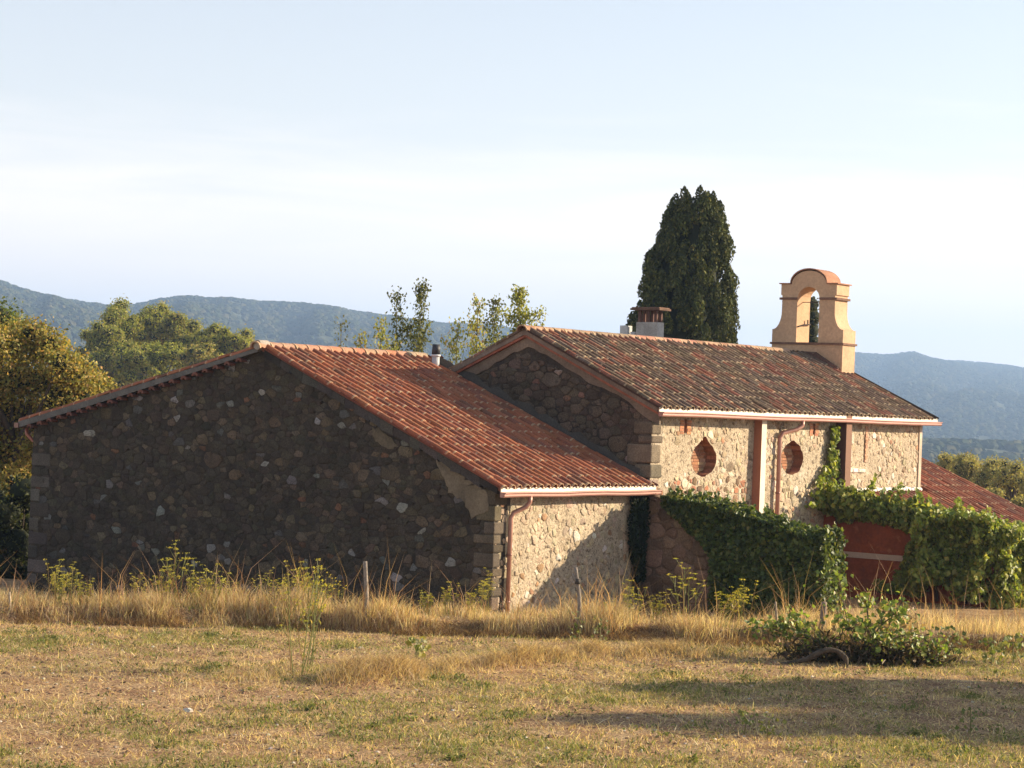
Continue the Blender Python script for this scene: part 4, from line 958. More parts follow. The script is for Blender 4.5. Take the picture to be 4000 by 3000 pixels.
# saplings behind the roofs
saps = [(1335, 1258, .55, 26, 0, 'short dark sapling left of the others above the barn ridge'), (1410, 1315, .6, 60, 1, 'low yellow lit sapling against the blue hill'), (1490, 1265, .75, 70, 1, 'thin sapling with pale yellow leaf clusters, third from left'), (1552, 1150, .75, 90, 0, 'leaning grey leaved sapling with a bare forked tip'), (1648, 1118, .95, 190, 0, 'tallest leafy sapling above the middle of the barn ridge'), (1790, 1262, .6, 60, 1, 'small yellow green sapling behind the vent pipe'), (1868, 1172, .5, 70, 1, 'whip thin sapling with few leaves near chapel verge'), (1937, 1178, .65, 100, 0, 'grey green sapling just left of the chapel apex'), (2030, 1138, .9, 230, 2, 'dense bright yellow sapling next to the chapel apex'), (2112, 1252, .3, 12, 0, 'tip of a sapling showing over the chapel ridge tiles')]
for i, (u, v, wd, nl_, kd, lb) in enumerate(saps):
    rg = np.random.default_rng(130+i); D = 63+rg.uniform(-2, 3); tp = at(u, v, D); base = gpt(tp[0]+rg.uniform(-.3, .3), tp[1]+rg.uniform(-.3, .3)); t = thing('sapling', lb, 'sapling', base, 'saplings behind the roofs')
    H = tp[2]-base[2]; b = MB(); stem = [base+(tp-base)*k+np.array([math.sin(k*5+i)*.06, math.cos(k*4+i)*.06, 0])*(1-k) for k in np.linspace(0, 1, 8)]
    b.tube(stem, list(np.linspace(.045, .006, 8)), 6, (.13, .1, .07)); tips = []
    for k in range(9 if nl_ > 50 else 4):
        z0 = rg.uniform(.45, .9); a = base+(tp-base)*z0; an = rg.uniform(0, 6.28); ln = (1.02-z0)*H*.5*rg.uniform(.6, 1); e = a+np.array([math.cos(an)*wd*.75, math.sin(an)*wd*.75, ln]); b.tube([a, (a+e)/2+[0, 0, -.05], e], [.014, .01, .004], 4, (.13, .1, .07)); tips.append((a, e))
    part('trunk', b.mesh('trunk', M_BARK, True, off=base), t)
    P = []
    for k in range(nl_*11):
        if rg.random() < .45: q = base+(tp-base)*(1-rg.random()**1.6*.42)
        else: a, e = tips[rg.integers(len(tips))]; q = a+(e-a)*rg.uniform(.2, 1.05)
        P.append(q+rg.normal(0, .11, 3))
    P = np.array(P); cols = [[(.09, .10, .035), (.13, .135, .045), (.2, .2, .05)], [(.30, .29, .07), (.2, .22, .06), (.33, .24, .10)], [(.34, .33, .075), (.26, .27, .06), (.15, .17, .05)]][kd]
    part('crown', leaves_mesh('crown', P, .10*rg.uniform(.7, 1.3, len(P)), mixcol(len(P), cols, (3, 2, 1), rg=rg), M_LEAF, base, dirs=np.tile([0, 0, -1.], (len(P), 1)), spread=.7, rg=rg), t)
# cypress
def cypress():
    rg = np.random.default_rng(160); D = 80; ax = at(2672, 1300, D); base = gpt(ax[0], ax[1]); t = thing('cypress_tree', 'tall dark cypress with blunt many-tipped top behind the chapel roof', 'cypress', base)
    b = MB(); b.tube([base-[0, 0, .2], base+[0, 0, 4], base+[0, 0, 9]], [.35, .28, .1], 8, (.1, .075, .055)); part('trunk', b.mesh('trunk', M_BARK, True, off=base), t)
    zb, zt_ = 1.0, 12.1
    def Rz(z): return np.interp(z, [1, 4, 6.5, 7.3, 8.3, 9.7, 11.2, 11.9], [1.9, 2.08, 2.05, 1.98, 1.74, 1.40, 1.0, .62])
    def off(z): return np.array([RH[0], RH[1], 0])*float(np.interp(z, [6.5, 12], [-.12, .36]))
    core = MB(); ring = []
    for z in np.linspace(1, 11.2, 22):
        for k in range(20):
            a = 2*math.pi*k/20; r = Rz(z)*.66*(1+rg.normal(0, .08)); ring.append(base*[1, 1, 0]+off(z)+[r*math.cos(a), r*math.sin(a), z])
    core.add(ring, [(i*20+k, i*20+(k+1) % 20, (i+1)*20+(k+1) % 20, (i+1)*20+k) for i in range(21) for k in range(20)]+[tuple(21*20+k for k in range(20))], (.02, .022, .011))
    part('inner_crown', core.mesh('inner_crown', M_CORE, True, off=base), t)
    P = []; Dd = []; T = []
    pl = []
    for k in range(560):
        z = 1.4+(11.5-1.4)*rg.random()**.85; a = rg.uniform(0, 6.28); r = Rz(z)*(.9+rg.normal(0, .07)); pl.append((a, r, z, rg.uniform(.15, .28), rg.uniform(.35, .8)))
    for du, tipz in ((-.5, 12.3), (.08, 12.35), (.4, 12.15), (-.75, 11.6), (.7, 11.9), (-.28, 12.0), (.9, 11.4), (-.95, 11.0), (.15, 12.0), (.52, 12.05), (-.12, 11.9)):
        pl.append((None, du, tipz-.75, .22, .8))
    for a, r, z, pr, ph_ in pl:
        c = base*[1, 1, 0]+off(z)+([r*math.cos(a), r*math.sin(a), z] if a is not None else [RH[0]*r, RH[1]*r, z]); n = int(380*ph_*pr/.3)
        w_ = rg.random(n); h = w_*ph_*1.25; rad = pr*np.sqrt(np.clip(1-(w_*1.02)**2, 0, 1))*rg.uniform(.55, 1.08, n); th = rg.uniform(0, 6.28, n)
        P.append(np.stack([c[0]+rad*np.cos(th), c[1]+rad*np.sin(th), c[2]-.3+h], -1)); Dd.append(np.stack([np.cos(th)*.5, np.sin(th)*.5, np.ones(n)], -1)); k_ = rg.uniform(.75, 1.25)
        T.append(mixcol(n, [(.075, .085, .025), (.05, .06, .02), (.15, .145, .04)], (3, 3, 1), rg=rg)*k_)
    P = np.concatenate(P); part('crown', leaves_mesh('crown', P, .13*rg.uniform(.7, 1.4, len(P)), np.concatenate(T), M_NEEDLE, base, dirs=np.concatenate(Dd), spread=.45, aspect=.5, face=np.concatenate(Dd)*[1, 1, .25], fspread=.6, rg=rg), t)
cypress()
C, R_ = pxc([(3165, 1190, 34), (3168, 1240, 40), (3160, 1290, 42), (3165, 1340, 42), (3165, 1390, 36), (3160, 1440, 36)], 88, .1)
bx = at(3162, 1500, 88); tree('cypress_tree', 'slim dark tree seen only through the arch of the bell gable', 'tree', gpt(bx[0], bx[1]), C, R_, [(.05, .055, .02), (.08, .075, .03)], (2, 1), .14, 1800, .12, seed=19, aspect=.4, core=.95)
# trees beyond the right edge of the view; their shadows lie across the field
for i, (l, n_, H, wd, lb) in enumerate([(20.3, -18.3, 7.3, 2.0, 'broadleaf tree standing right of the field outside the view, taller one'), (17.5, -16.3, 5.0, 2.2, 'bushy broadleaf tree right of the field outside the view, lower one'), (19.0, -19.4, 4.6, 2.0, 'wide low tree right of the field outside the view')]):
    rg = np.random.default_rng(170+i); x, y = .778*l+.628*n_, -.628*l+.778*n_; g0 = gpt(x, y); Cs = []; Rs = []
    for k in range(22):
        h = rg.uniform(.3, .93); rr = wd*math.sin(math.pi*min(1, h*.95))**.6*rg.uniform(.2, .8); a = rg.uniform(0, 6.28); Cs.append(g0+[rr*math.cos(a), rr*math.sin(a), H*h]); Rs.append(rg.uniform(.5, .8)*wd*.5)
    tree('broadleaf_tree', lb, 'tree', g0, np.array(Cs), np.array(Rs), [(.1, .11, .03), (.07, .085, .025)], (1, 1), .17, 700, .16, seed=180+i, core=.75)

# ================================================================== CLIMBERS
LEAFV = {}
def leaf_variants(key, cols, rg):
    out = []
    for i in range(10):
        c = np.array(cols[i % len(cols)])*rg.uniform(.8, 1.2); b = MB(); f = .22
        b.add([(0, -.5, 0), (.36, -.3, f*.6), (.5, .02, f), (.22, .18, f*.5), (0, .5, -.05), (-.22, .18, f*.5), (-.5, .02, f), (-.36, -.3, f*.6)], [(0, 1, 2, 3, 4), (0, 4, 5, 6, 7)], tuple(c)); out.append(b.mesh('leaf', M_LEAFG))
    return out
def single_leaves(parent, base, P, nrm, size, var, rg, n):
    for p in P[:n]:
        o = part('leaf', var[rg.integers(len(var))], parent); d = unit(np.array(nrm)+rg.normal(0, .55, 3)); q = Vector(d).to_track_quat('Z', 'Y').to_matrix().to_4x4() @ Matrix.Rotation(rg.uniform(0, 6.28), 4, 'Z') @ Matrix.Scale(size*rg.uniform(.75, 1.3), 4)
        q.translation = Vector(p-base); o.matrix_local = q
IVY = [(.085, .12, .026), (.06, .085, .02), (.13, .16, .036), (.18, .18, .045)]
def shoots(P0, rg, n, lo, hi, per):
    out = []
    for p in P0[rg.choice(len(P0), n)]:
        h = rg.uniform(lo, hi); d = rg.normal(0, .35, 2)
        k = rg.random(per); out.append(np.stack([p[0]+d[0]*h*k**1.5, p[1]+d[1]*h*k**1.5, p[2]+h*k], -1)+rg.normal(0, .03, (per, 3)))
    return np.concatenate(out)
def ivy_on_wall():
    rg = np.random.default_rng(200); base = np.array([GX, -9.2, 0.]); t = thing('ivy', 'thick dark green ivy draped over the sloping garden wall', 'ivy', base)
    b = MB()
    for k in range(9):
        y = -8.1-.24*k; b.tube([(GX-.03, y, -.1), (GX-.05, y-.1, .5), (GX-.04, y+.1, 1.0), (GX-.05, y, gwz(y))], [.03, .025, .02, .012], 6, (.09, .065, .045))
    part('stem', b.mesh('stem', M_BARK, True, off=base), t)
    P = []; n = 15000
    y = rg.uniform(-10.4, -6.35, n); z = rg.uniform(-.15, 2.5, n)
    lump = fbm(y*1.6, z*1.6, 44, 3)
    topz = gwz(y)+.02+.13*ss(-6.5, -7.6, y)*(.5+lump)-.15*ss(-6.9, -6.4, y)
    low = np.where(y > -7.9, gwz(y)-.08-.8*(-6.4-y)*.62, -.2)+.25*(vn(y*3, z*2, 3)-.5)
    k = (z < topz) & (z > low)
    th = .10+.22*lump*ss(-6.4, -8.2, y); x = GX-th*np.sqrt(rg.random(n))-.02
    A = np.stack([x, y, z], -1)[k]
    n2 = 5200; y = rg.uniform(-10.35, -6.7, n2); x = rg.uniform(GX-.28, GX+.6, n2); lump = fbm(y*1.6, x*3, 45, 3); z = gwz(y)+.05+(.04+.24*lump)*ss(-6.6, -7.8, y)*np.sqrt(rg.random(n2))
    B_ = np.stack([x, y, z], -1)
    n3 = 2600; z = rg.uniform(-.1, 1.72, n3); x = rg.uniform(GX-.25, GX+.55, n3); y = -10.17-.4*np.sqrt(rg.random(n3))*(.5+fbm(z*2, x*2, 46, 3)); C_ = np.stack([x, y, z], -1)
    B_ = np.concatenate([B_, shoots(B_, rg, 60, .08, .22, 12)])
    P = np.concatenate([A, B_, C_]); D_ = np.concatenate([np.tile([-.8, 0, -.7], (len(A), 1)), np.tile([-.2, -.3, .4], (len(B_), 1)), np.tile([0, -.8, -.6], (len(C_), 1))])
    part('foliage', leaves_mesh('foliage', P, .10*rg.uniform(.7, 1.3, len(P)), mixcol(len(P), IVY, (3, 3, 2, 1), rg=rg), M_LEAFG, base, dirs=np.tile([0, 0, -1.], (len(P), 1)), spread=.8, face=D_*[.7, 1, 0]+[-.1, -.5, .45], fspread=.85, aspect=.85, rg=rg), t, stuff=True)
    var = leaf_variants('ivy', IVY, rg); s1 = B_[rg.choice(len(B_), 150)]+[-.03, -.03, .05]; s2 = C_[rg.choice(len(C_), 90)]+[0, -.05, 0]
    single_leaves(t, base, s1, (-.3, -.5, .7), .105, var, rg, 150); single_leaves(t, base, s2, (-.2, -1, .3), .105, var, rg, 90)
ivy_on_wall()
def corner_creeper():
    rg = np.random.default_rng(210); base = np.array([5.1, WR-.1, 0.]); t = thing('creeper', 'dark narrow creeper hanging in the corner where barn wall and garden wall meet', 'creeper', base)
    b = MB(); b.tube([(5.1, WR-.08, 0), (5.05, WR-.1, 1), (5.1, WR-.07, 2.1)], [.035, .03, .02], 6, (.08, .06, .045)); b.tube([(4.95, WR-.06, .1), (4.9, WR-.08, 1.1), (4.85, WR-.06, 2.1)], [.02, .02, .012], 6, (.08, .06, .045)); part('stem', b.mesh('stem', M_BARK, True, off=base), t)
    n = 2600; z = rg.uniform(.35, 2.15, n); wd = .12+.26*ss(.3, 1.9, z); x = 5.03+rg.uniform(-1, 1, n)*wd+.06*np.sin(z*4); y = WR-.05-.16*rg.random(n)
    k = vn(x*9, z*4, 5) > .22; P = np.stack([x, y, z], -1)[k]
    part('foliage', leaves_mesh('foliage', P, .085*rg.uniform(.7, 1.3, len(P)), mixcol(len(P), [(.03, .045, .014), (.02, .03, .011)], (1, 1), rg=rg), M_LEAF, base, dirs=np.tile([-.2, -.3, -1.], (len(P), 1)), spread=.5, rg=rg), t, stuff=True)
corner_creeper()
VINE = [(.23, .28, .055), (.15, .19, .04), (.31, .33, .075), (.36, .33, .10)]
def vine():
    rg = np.random.default_rng(220); base = np.array([FX, -9., 0.]); t = thing('climbing_vine', 'broad leafy climbing vine covering the top and right side of the terracotta wall', 'vine', base)
    b = MB()
    for y in (-6.5, -9.2, -9.9, -10.4): b.tube([(FX-.04, y, -.2), (FX-.06, y+.1, .6), (FX-.05, y-.05, 1.3), (FX, y, 1.8)], [.04, .035, .03, .015], 6, (.10, .07, .05))
    part('stem', b.mesh('stem', M_BARK, True, off=base), t)
    Ps = []; Ds = []
    # crest along the top of the facade
    n = 5600; y = rg.uniform(-10.75, -6.2, n); c = 1.98-.145*(-6.3-y); lump = fbm(y*1.3, rg.random(n)*0+1, 61, 3); r = .2+.26*lump+.1*ss(-8, -9.5, y)
    a = rg.uniform(0, 6.28, n); q = np.sqrt(rg.random(n)); x = FX-.05+np.cos(a)*q*r*1.15; z = c+np.sin(a)*q*r; Ps.append(np.stack([x, y, z], -1)); Ds.append(np.stack([np.cos(a), np.full(n, -.3), np.sin(a)-.5], -1))
    q = shoots(Ps[0], rg, 95, .15, .5, 16); Ps.append(q); Ds.append(np.tile([-.1, -.7, .3], (len(q), 1)))
    # hanging on the facade face
    n = 12500; y = rg.uniform(-10.75, -6.2, n); z = rg.uniform(-.1, 1.9, n); f = fbm(y*1.5, z*1.3, 62, 4)
    right = ss(-8.0, -9.3, y); k = (.5+1.7*(f-.5)+.62*right+.42*ss(1.2, 1.75, z)) > .93
    x = FX-.05-rg.random(n)**.7*(.1+1.1*fbm(y*2.1, z*2.1, 68, 3)**2)*(.4+right); Ps.append(np.stack([x, y, z], -1)[k]); Ds.append(np.tile([-.6, -.2, -.8], (int(k.sum()), 1)))
    # the corner and the long sunlit side
    n = 14000; x = rg.uniform(FX-.35, 19.5, n); z = rg.uniform(-.2, 1.62, n); f = fbm(x*1.2, z*1.4, 63, 3); y = FY-.08-.75*np.sqrt(rg.random(n))*(.1+2.1*f*f); Ps.append(np.stack([x, y, z], -1)); Ds.append(np.tile([-.1, -.8, -.6], (n, 1)))
    n = 5000; x = rg.uniform(FX-.2, 19.5, n); y = rg.uniform(-10.9, -9.6, n); f = fbm(x*1.2, y*1.4, 64, 3); z = 1.0+.75*f*rg.random(n)**.6+.12; Ps.append(np.stack([x, y, z], -1)); Ds.append(np.tile([-.1, -.5, .4], (n, 1)))
    # runners on the chapel wall by the second pilaster
    n = 800; z = 1.8+1.9*rg.random(n)**1.5; wd = np.interp(z, [1.8, 2.4, 2.9, 3.7], [.85, .6, .22, .12]); x = np.interp(z, [1.8, 2.6, 3.7], [12.75, 13.2, 13.3])+rg.uniform(-1, 1, n)*wd; y = CWR-.06-.22*rg.random(n)*np.interp(z, [1.8, 2.6], [1.3, .5]); k = (vn(x*5, z*5, 8) > .33) & (x < 14.1); Ps.append(np.stack([x, y, z], -1)[k]); Ds.append(np.tile([-.1, -.7, -.5], (int(k.sum()), 1)))
    P = np.concatenate(Ps); D_ = np.concatenate(Ds)
    part('foliage', leaves_mesh('foliage', P, .125*rg.uniform(.6, 1.4, len(P)), mixcol(len(P), VINE, (3, 3, 2, 1), rg=rg), M_LEAFG, base, dirs=np.tile([0, 0, -1.], (len(P), 1)), spread=.8, face=D_*[.4, 1, .3]+[.1, -.7, .5], fspread=.85, aspect=.8, rg=rg), t, stuff=True)
    var = leaf_variants('vine', VINE, rg); q = Ps[0][rg.choice(len(Ps[0]), 140)]+[-.08, -.06, .06]; single_leaves(t, base, q, (-.3, -.6, .6), .13, var, rg, 140)
    q = Ps[3][rg.choice(len(Ps[3]), 400)]; q = q[q[:, 0] < 15.5][:110]+[0, -.08, 0]; single_leaves(t, base, q, (-.3, -1, .3), .13, var, rg, 110)
vine()

# ================================================================== FIELD VEGETATION
def blades(name, X, Y, H, W, tint, mat, lean=.35, rg=RNG, z=None, lie=0):
    """bent tapering blades: one quad and a tip triangle each"""
    n = len(X); Z = ground_z(X, Y)-.01 if z is None else z; a = rg.uniform(0, 6.28, n); s = np.stack([np.cos(a), np.sin(a), np.zeros(n)], -1)
    le = rg.normal(0, lean, (n, 2)); H = H[:, None]; W = W[:, None]
    B = np.stack([X, Y, Z], -1); up = np.stack([le[:, 0], le[:, 1], np.ones(n)], -1)*H
    mid = B+up*.55*np.array([.6, .6, 1]); tip = B+up*np.array([1.25, 1.25, 1])
    if lie: up = np.stack([le[:, 0], le[:, 1], np.full(n, lie)], -1); up = unit(up)*H; mid = B+up*.5+[0, 0, .012]; tip = B+up
    V = np.stack([B-s*W*.5, B+s*W*.5, mid+s*W*.42, mid-s*W*.42, tip], 1).reshape(-1, 3); i = np.arange(n)[:, None]*5
    return fastmesh(name, V, [i+[0, 1, 2, 3], i+[3, 2, 4]], [tint, tint], mat)
def field_xy(n, d0, d1, rg, margin=2.2):
    D = np.sqrt(rg.uniform(d0*d0, d1*d1, n)); S = rg.uniform(-1, 1, n)*(.25*D+margin); return CAM[0]+D*FH[0]+S*RH[0], CAM[1]+D*FH[1]+S*RH[1], D, S
STRAW = [(.66, .52, .30), (.55, .41, .225), (.76, .63, .41), (.36, .23, .13)]
def field_grass():
    rg = np.random.default_rng(300)
    X, Y, D, S = field_xy(118000, 21, 37.6, rg); k = rg.random(len(X)) < .25+.65*fbm(X*1.2, Y*1.2, 91, 3); X, Y = X[k], Y[k]
    me = blades('straw', X, Y, rg.uniform(.04, .17, len(X)), rg.uniform(.005, .013, len(X)), mixcol(len(X), STRAW, (3, 3, 2.5, 2), rg=rg), M_DRY, lean=1.0, rg=rg, lie=.25); setting('straw', me, 'stuff')
    X, Y, D, S = field_xy(17000, 21, 37, rg)
    setting('loose_straw', blades('loose_straw', X, Y, rg.uniform(.05, .24, len(X)), rg.uniform(.008, .02, len(X)), mixcol(len(X), [(.82, .70, .48), (.70, .55, .34), (.26, .16, .09)], (3, 3, 2.5), rg=rg), M_DRY, lean=1.0, rg=rg, lie=.05), 'stuff')
    cX, cY, cD, cS = field_xy(4200, 21, 37.4, rg); kk = fbm(cX*.7, cY*.7, 98, 4) > .44; cX, cY = cX[kk], cY[kk]; ci = rg.integers(0, len(cX), 26000); cr_ = rg.uniform(.03, .09, len(cX)); ch_ = rg.uniform(.03, .11, len(cX)); cc_ = rg.uniform(.55, 1.15, len(cX))
    X = cX[ci]+rg.normal(0, 1, len(ci))*cr_[ci]; Y = cY[ci]+rg.normal(0, 1, len(ci))*cr_[ci]
    setting('grass_tufts', blades('grass_tufts', X, Y, ch_[ci]*rg.uniform(.5, 1.1, len(ci)), rg.uniform(.005, .010, len(ci)), mixcol(len(ci), STRAW, (3, 3, 1, 2), rg=rg)*cc_[ci][:, None], M_DRY, lean=.5, rg=rg), 'stuff')
    X, Y, D, S = field_xy(40000, 21, 37.6, rg); k = rg.random(len(X)) < .10+.9*ss(.35, .7, fbm(X*.8, Y*.8, 92, 4)); X, Y = X[k], Y[k]
    me = blades('stubble', X, Y, rg.uniform(.02, .075, len(X))*(.5+.9*vn(X*.7, Y*.7, 7)), rg.uniform(.004, .008, len(X)), mixcol(len(X), STRAW, (3, 3, 1, 1), rg=rg), M_DRY, lean=.45, rg=rg); setting('stubble', me, 'stuff')
    X, Y, D, S = field_xy(215000, 21, 37.8, rg); g = green_amount(X, Y)*(.35+.9*ss(.35, .65, fbm(X*3, Y*3, 93, 3))); k = rg.random(len(X)) < g*.95; X, Y = X[k], Y[k]; D = D[k]
    me = blades('grass', X, Y, rg.uniform(.02, .075, len(X))*(.6+.9*vn(X*1.5, Y*1.5, 17)), rg.uniform(.006, .014, len(X)), mixcol(len(X), [(.19, .21, .055), (.15, .175, .045), (.28, .26, .085), (.36, .30, .12)], (3, 2, 2, 1.2), rg=rg), M_LEAF, lean=.6, rg=rg); setting('grass', me, 'stuff')
field_grass()
def tall_grass():
    rg = np.random.default_rng(310); n = 78000
    S = rg.uniform(-11.5, 12.5, n); b0 = bank(S); D = b0-.25*rg.random(n)**2+.12+(3.4+3.2*ss(2, 5, S)+3.5*ss(-6, -8, S))*rg.random(n)**1.4
    X = CAM[0]+D*FH[0]+S*RH[0]; Y = CAM[1]+D*FH[1]+S*RH[1]
    k = ~((X > XG-.1) & (X < U1+.2) & (Y > WR-.05)) & (rg.random(n) < .06+1.2*ss(.34, .62, fbm(X*1.6, Y*1.6, 94, 4))) & ~((X > GX-.1) & (Y > -10.6))
    X, Y, D, S = X[k], Y[k], D[k], S[k]; n = len(X); h = (.06+.35*ss(.25, .75, fbm(S*1.5, D*.9, 95, 4)))*rg.uniform(.45, 1.3, n)
    tall = rg.random(n) < .05; h = np.where(tall, h*rg.uniform(1.6, 3.2, n), h)*(1-.25*ss(-4, -9, S))
    cols = mixcol(n, [(.58, .455, .30), (.48, .355, .22), (.68, .56, .39), (.33, .20, .125), (.30, .29, .11)], (3, 3, 2, 1.4, .7), rg=rg)
    me = blades('tall_dry_grass', X, Y, h, rg.uniform(.005, .011, n)*np.where(tall, 1.2, 1), np.where(tall[:, None], cols*[.75, .62, .6], cols), M_DRY, lean=.36, rg=rg); setting('tall_dry_grass', me, 'stuff')
    # grass over the foot of the bank, coloured dark for the shade band there
    n = 26000; S = rg.uniform(-11, 12, n); D = bank(S)+rg.uniform(-.3, .3, n); X = CAM[0]+D*FH[0]+S*RH[0]; Y = CAM[1]+D*FH[1]+S*RH[1]; k = rg.random(n) < ss(.3, .6, fbm(S*1.4, S*0+2.2, 97, 4)); X, Y = X[k], Y[k]; n = len(X)
    setting('bank_shade_grass', blades('bank_shade_grass', X, Y, rg.uniform(.05, .19, n), rg.uniform(.005, .01, n), mixcol(n, [(.24, .15, .085), (.15, .09, .055), (.38, .26, .15)], (3, 3, 1.5), rg=rg), M_DRY, lean=.9, rg=rg), 'stuff')
    # raked swath of hay
    n = 42000; S = rg.uniform(-4, 5.2, n); c = 32.4+.85*S+.5*np.sin(S*1.1); D = c+rg.normal(0, .6, n); X = CAM[0]+D*FH[0]+S*RH[0]; Y = CAM[1]+D*FH[1]+S*RH[1]
    k = rg.random(n) < .03+swath(D, S)*1.3; X, Y = X[k], Y[k]; n = len(X)
    me = blades('hay', X, Y, rg.uniform(.08, .24, n), rg.uniform(.005, .009, n), mixcol(n, [(.43, .31, .19), (.29, .195, .12), (.58, .45, .29)], (3, 2.4, 2), rg=rg), M_DRY, lean=.7, rg=rg); setting('hay', me, 'stuff')
tall_grass()
# fennel with yellow flower heads
def fennel_proto(H, nst, seed, yellow=1.):
    rg = np.random.default_rng(seed); st = MB(); heads = []; fol = []
    for s_ in range(nst):
        a = rg.uniform(0, 6.28); r = rg.uniform(.02, .14); b0 = np.array([math.cos(a)*r, math.sin(a)*r, -.05]); h = H*rg.uniform(.65, 1); tip = b0+[math.cos(a)*rg.uniform(.02, .22)*H, math.sin(a)*rg.uniform(.02, .22)*H, h]
        pts = [b0+(tip-b0)*k+np.array([math.sin(k*6+s_)*.015, math.cos(k*5+s_)*.015, 0]) for k in np.linspace(0, 1, 6)]; st.tube(pts, list(np.linspace(.009, .0045, 6)), 5, (.20, .21, .07) if rg.random() < .7 else (.3, .2, .09)); heads.append(tip)
        for q in range(rg.integers(4, 7)):
            k = rg.uniform(.4, .95); p = b0+(tip-b0)*k; an = rg.uniform(0, 6.28); ln = H*rg.uniform(.1, .24); e = p+np.array([math.cos(an)*ln*.55, math.sin(an)*ln*.55, ln*.8]); st.tube([p, p*.5+e*.5+[0, 0, -.01], e], [.0045, .004, .003], 4, (.22, .22, .08)); heads.append(e)
        for q in range(7): k = rg.uniform(.03, .8); fol.append(b0+(tip-b0)*k+rg.normal(0, .05, 3))
    return st, heads, np.array(fol)
def fennel(kind, H, nst, seed, thick):
    rg = np.random.default_rng(seed+1); st, heads, fol = fennel_proto(H, nst, seed)
    sm = st.mesh('stem', M_LEAF); n = len(fol); fm = leaves_mesh('foliage', fol, .085*rg.uniform(.6, 1.3, n), mixcol(n, [(.22, .21, .06), (.28, .24, .08), (.36, .27, .12)], (3, 2, 1.5), rg=rg), M_LEAF, (0, 0, 0), rg=rg, aspect=.22, dirs=np.tile([0, 0, 1.], (n, 1)))
    hm = []
    for v in range(3):
        m = 12; P = np.stack([rg.normal(0, .022, m), rg.normal(0, .022, m), rg.normal(0, .006, m)], -1); hm.append(leaves_mesh('flower_head', P, .024*rg.uniform(.7, 1.3, m), mixcol(m, [(.42, .36, .05), (.32, .31, .06), (.5, .40, .07)], (2, 2, 1), rg=rg), M_LEAF, (0, 0, 0), rg=rg, aspect=.9))
    return sm, fm, hm, heads
FEN = [fennel('a', 1.0, 6, 401, 1), fennel('b', .8, 7, 411, 1), fennel('c', 1.15, 5, 421, 1), fennel('d', .7, 7, 431, 1)]
FPOS = [(15, 2420, 1.0, 'far left'), (90, 2420, .9, ''), (150, 2410, .8, ''), (250, 2400, .85, ''), (400, 2415, .7, ''), (540, 2410, 1.0, ''), (610, 2400, 1.25, ''), (680, 2415, 1.1, ''), (770, 2410, 1.0, ''), (850, 2400, .7, ''), (960, 2420, .75, ''), (1040, 2410, .95, ''), (1110, 2400, 1.1, ''), (1190, 2410, 1.0, ''), (1290, 2410, .75, ''), (1650, 2415, .8, ''), (1750, 2410, .75, ''), (1850, 2420, .95, ''), (1910, 2400, .9, ''), (2390, 2430, .7, ''), (2470, 2440, .95, ''), (2560, 2420, .7, ''), (2690, 2420, 1.25, ''), (2860, 2440, 1.15, ''), (2910, 2435, 1.0, ''), (2620, 2440, .8, '')]
FLAB = ['fennel at the left picture edge beside the short pale stake', 'fennel below the dark shrub, second from the left edge', 'fennel at the left bottom corner of the barn gable', 'fennel just right of the gable left corner', 'low fennel before the left part of the dark gable', 'left plant of the big fennel cluster on the dark gable', 'tallest plant of the left fennel cluster before the gable', 'fennel right of the tallest one in the left cluster', 'right plant of the left fennel cluster', 'short fennel alone right of the left cluster', 'short fennel left of the second fennel cluster', 'left plant of the second fennel cluster behind the lone field fennel', 'tall fennel directly behind the lone field fennel', 'fennel right behind the lone field fennel, left of the straight stake',
 'short fennel just left of the straight weathered stake', 'short fennel midway between straight stake and barn corner', 'small fennel left of the barn corner before the gable', 'fennel beside the barn near corner quoins', 'fennel touching the foot of the barn downpipe', 'short fennel right of the forked stake', 'fennel below the dark corner creeper', 'short fennel at the left foot of the garden wall', 'bushy fennel before the brown part of the garden wall', 'fullest yellow fennel in front of the ivy left edge', 'yellow fennel right of the fullest one, on dark ivy', 'small fennel in the middle of the brown garden wall foot']
for i, (u, v, s_, _) in enumerate(FPOS):
    rg = np.random.default_rng(440+i); p = on_plane(u, v, (0, 0, 1), (0, 0, .25)); D, S = DS(p[0], p[1]); D = float(bank(S))+rg.uniform(.5, 1.7); x = CAM[0]+D*FH[0]+S*RH[0]; y = CAM[1]+D*FH[1]+S*RH[1]
    sm, fm, hm, heads = FEN[i % 4]; t = thing('fennel_plant', FLAB[i], 'fennel', gpt(x, y), 'fennel in the grass strip'); t.rotation_euler = (0, 0, rg.uniform(0, 6.28)); t.scale = (s_*.82,)*3
    part('stem', sm, t); part('foliage', fm, t)
    for h in heads: part('flower_head', hm[rg.integers(3)], t, loc=h)
# the tall clump standing out in the field
rg = np.random.default_rng(480)
for i, (u, v, H) in enumerate([(1150, 2640, 1.75), (1195, 2625, 1.6)]):
    p = on_plane(u, v, (0, 0, 1), (0, 0, 0)); sm, fm, hm, heads = fennel('t%d' % i, H, 4, 481+i*7, 1)
    t = thing('fennel_plant', ['tall slender fennel rising alone from the open field in front of the barn', 'second tall fennel stem just right of the lone field fennel'][i], 'fennel', gpt(p[0], p[1])); part('stem', sm, t); part('foliage', fm, t)
    for h in heads: part('flower_head', hm[rg.integers(3)], t, loc=h)
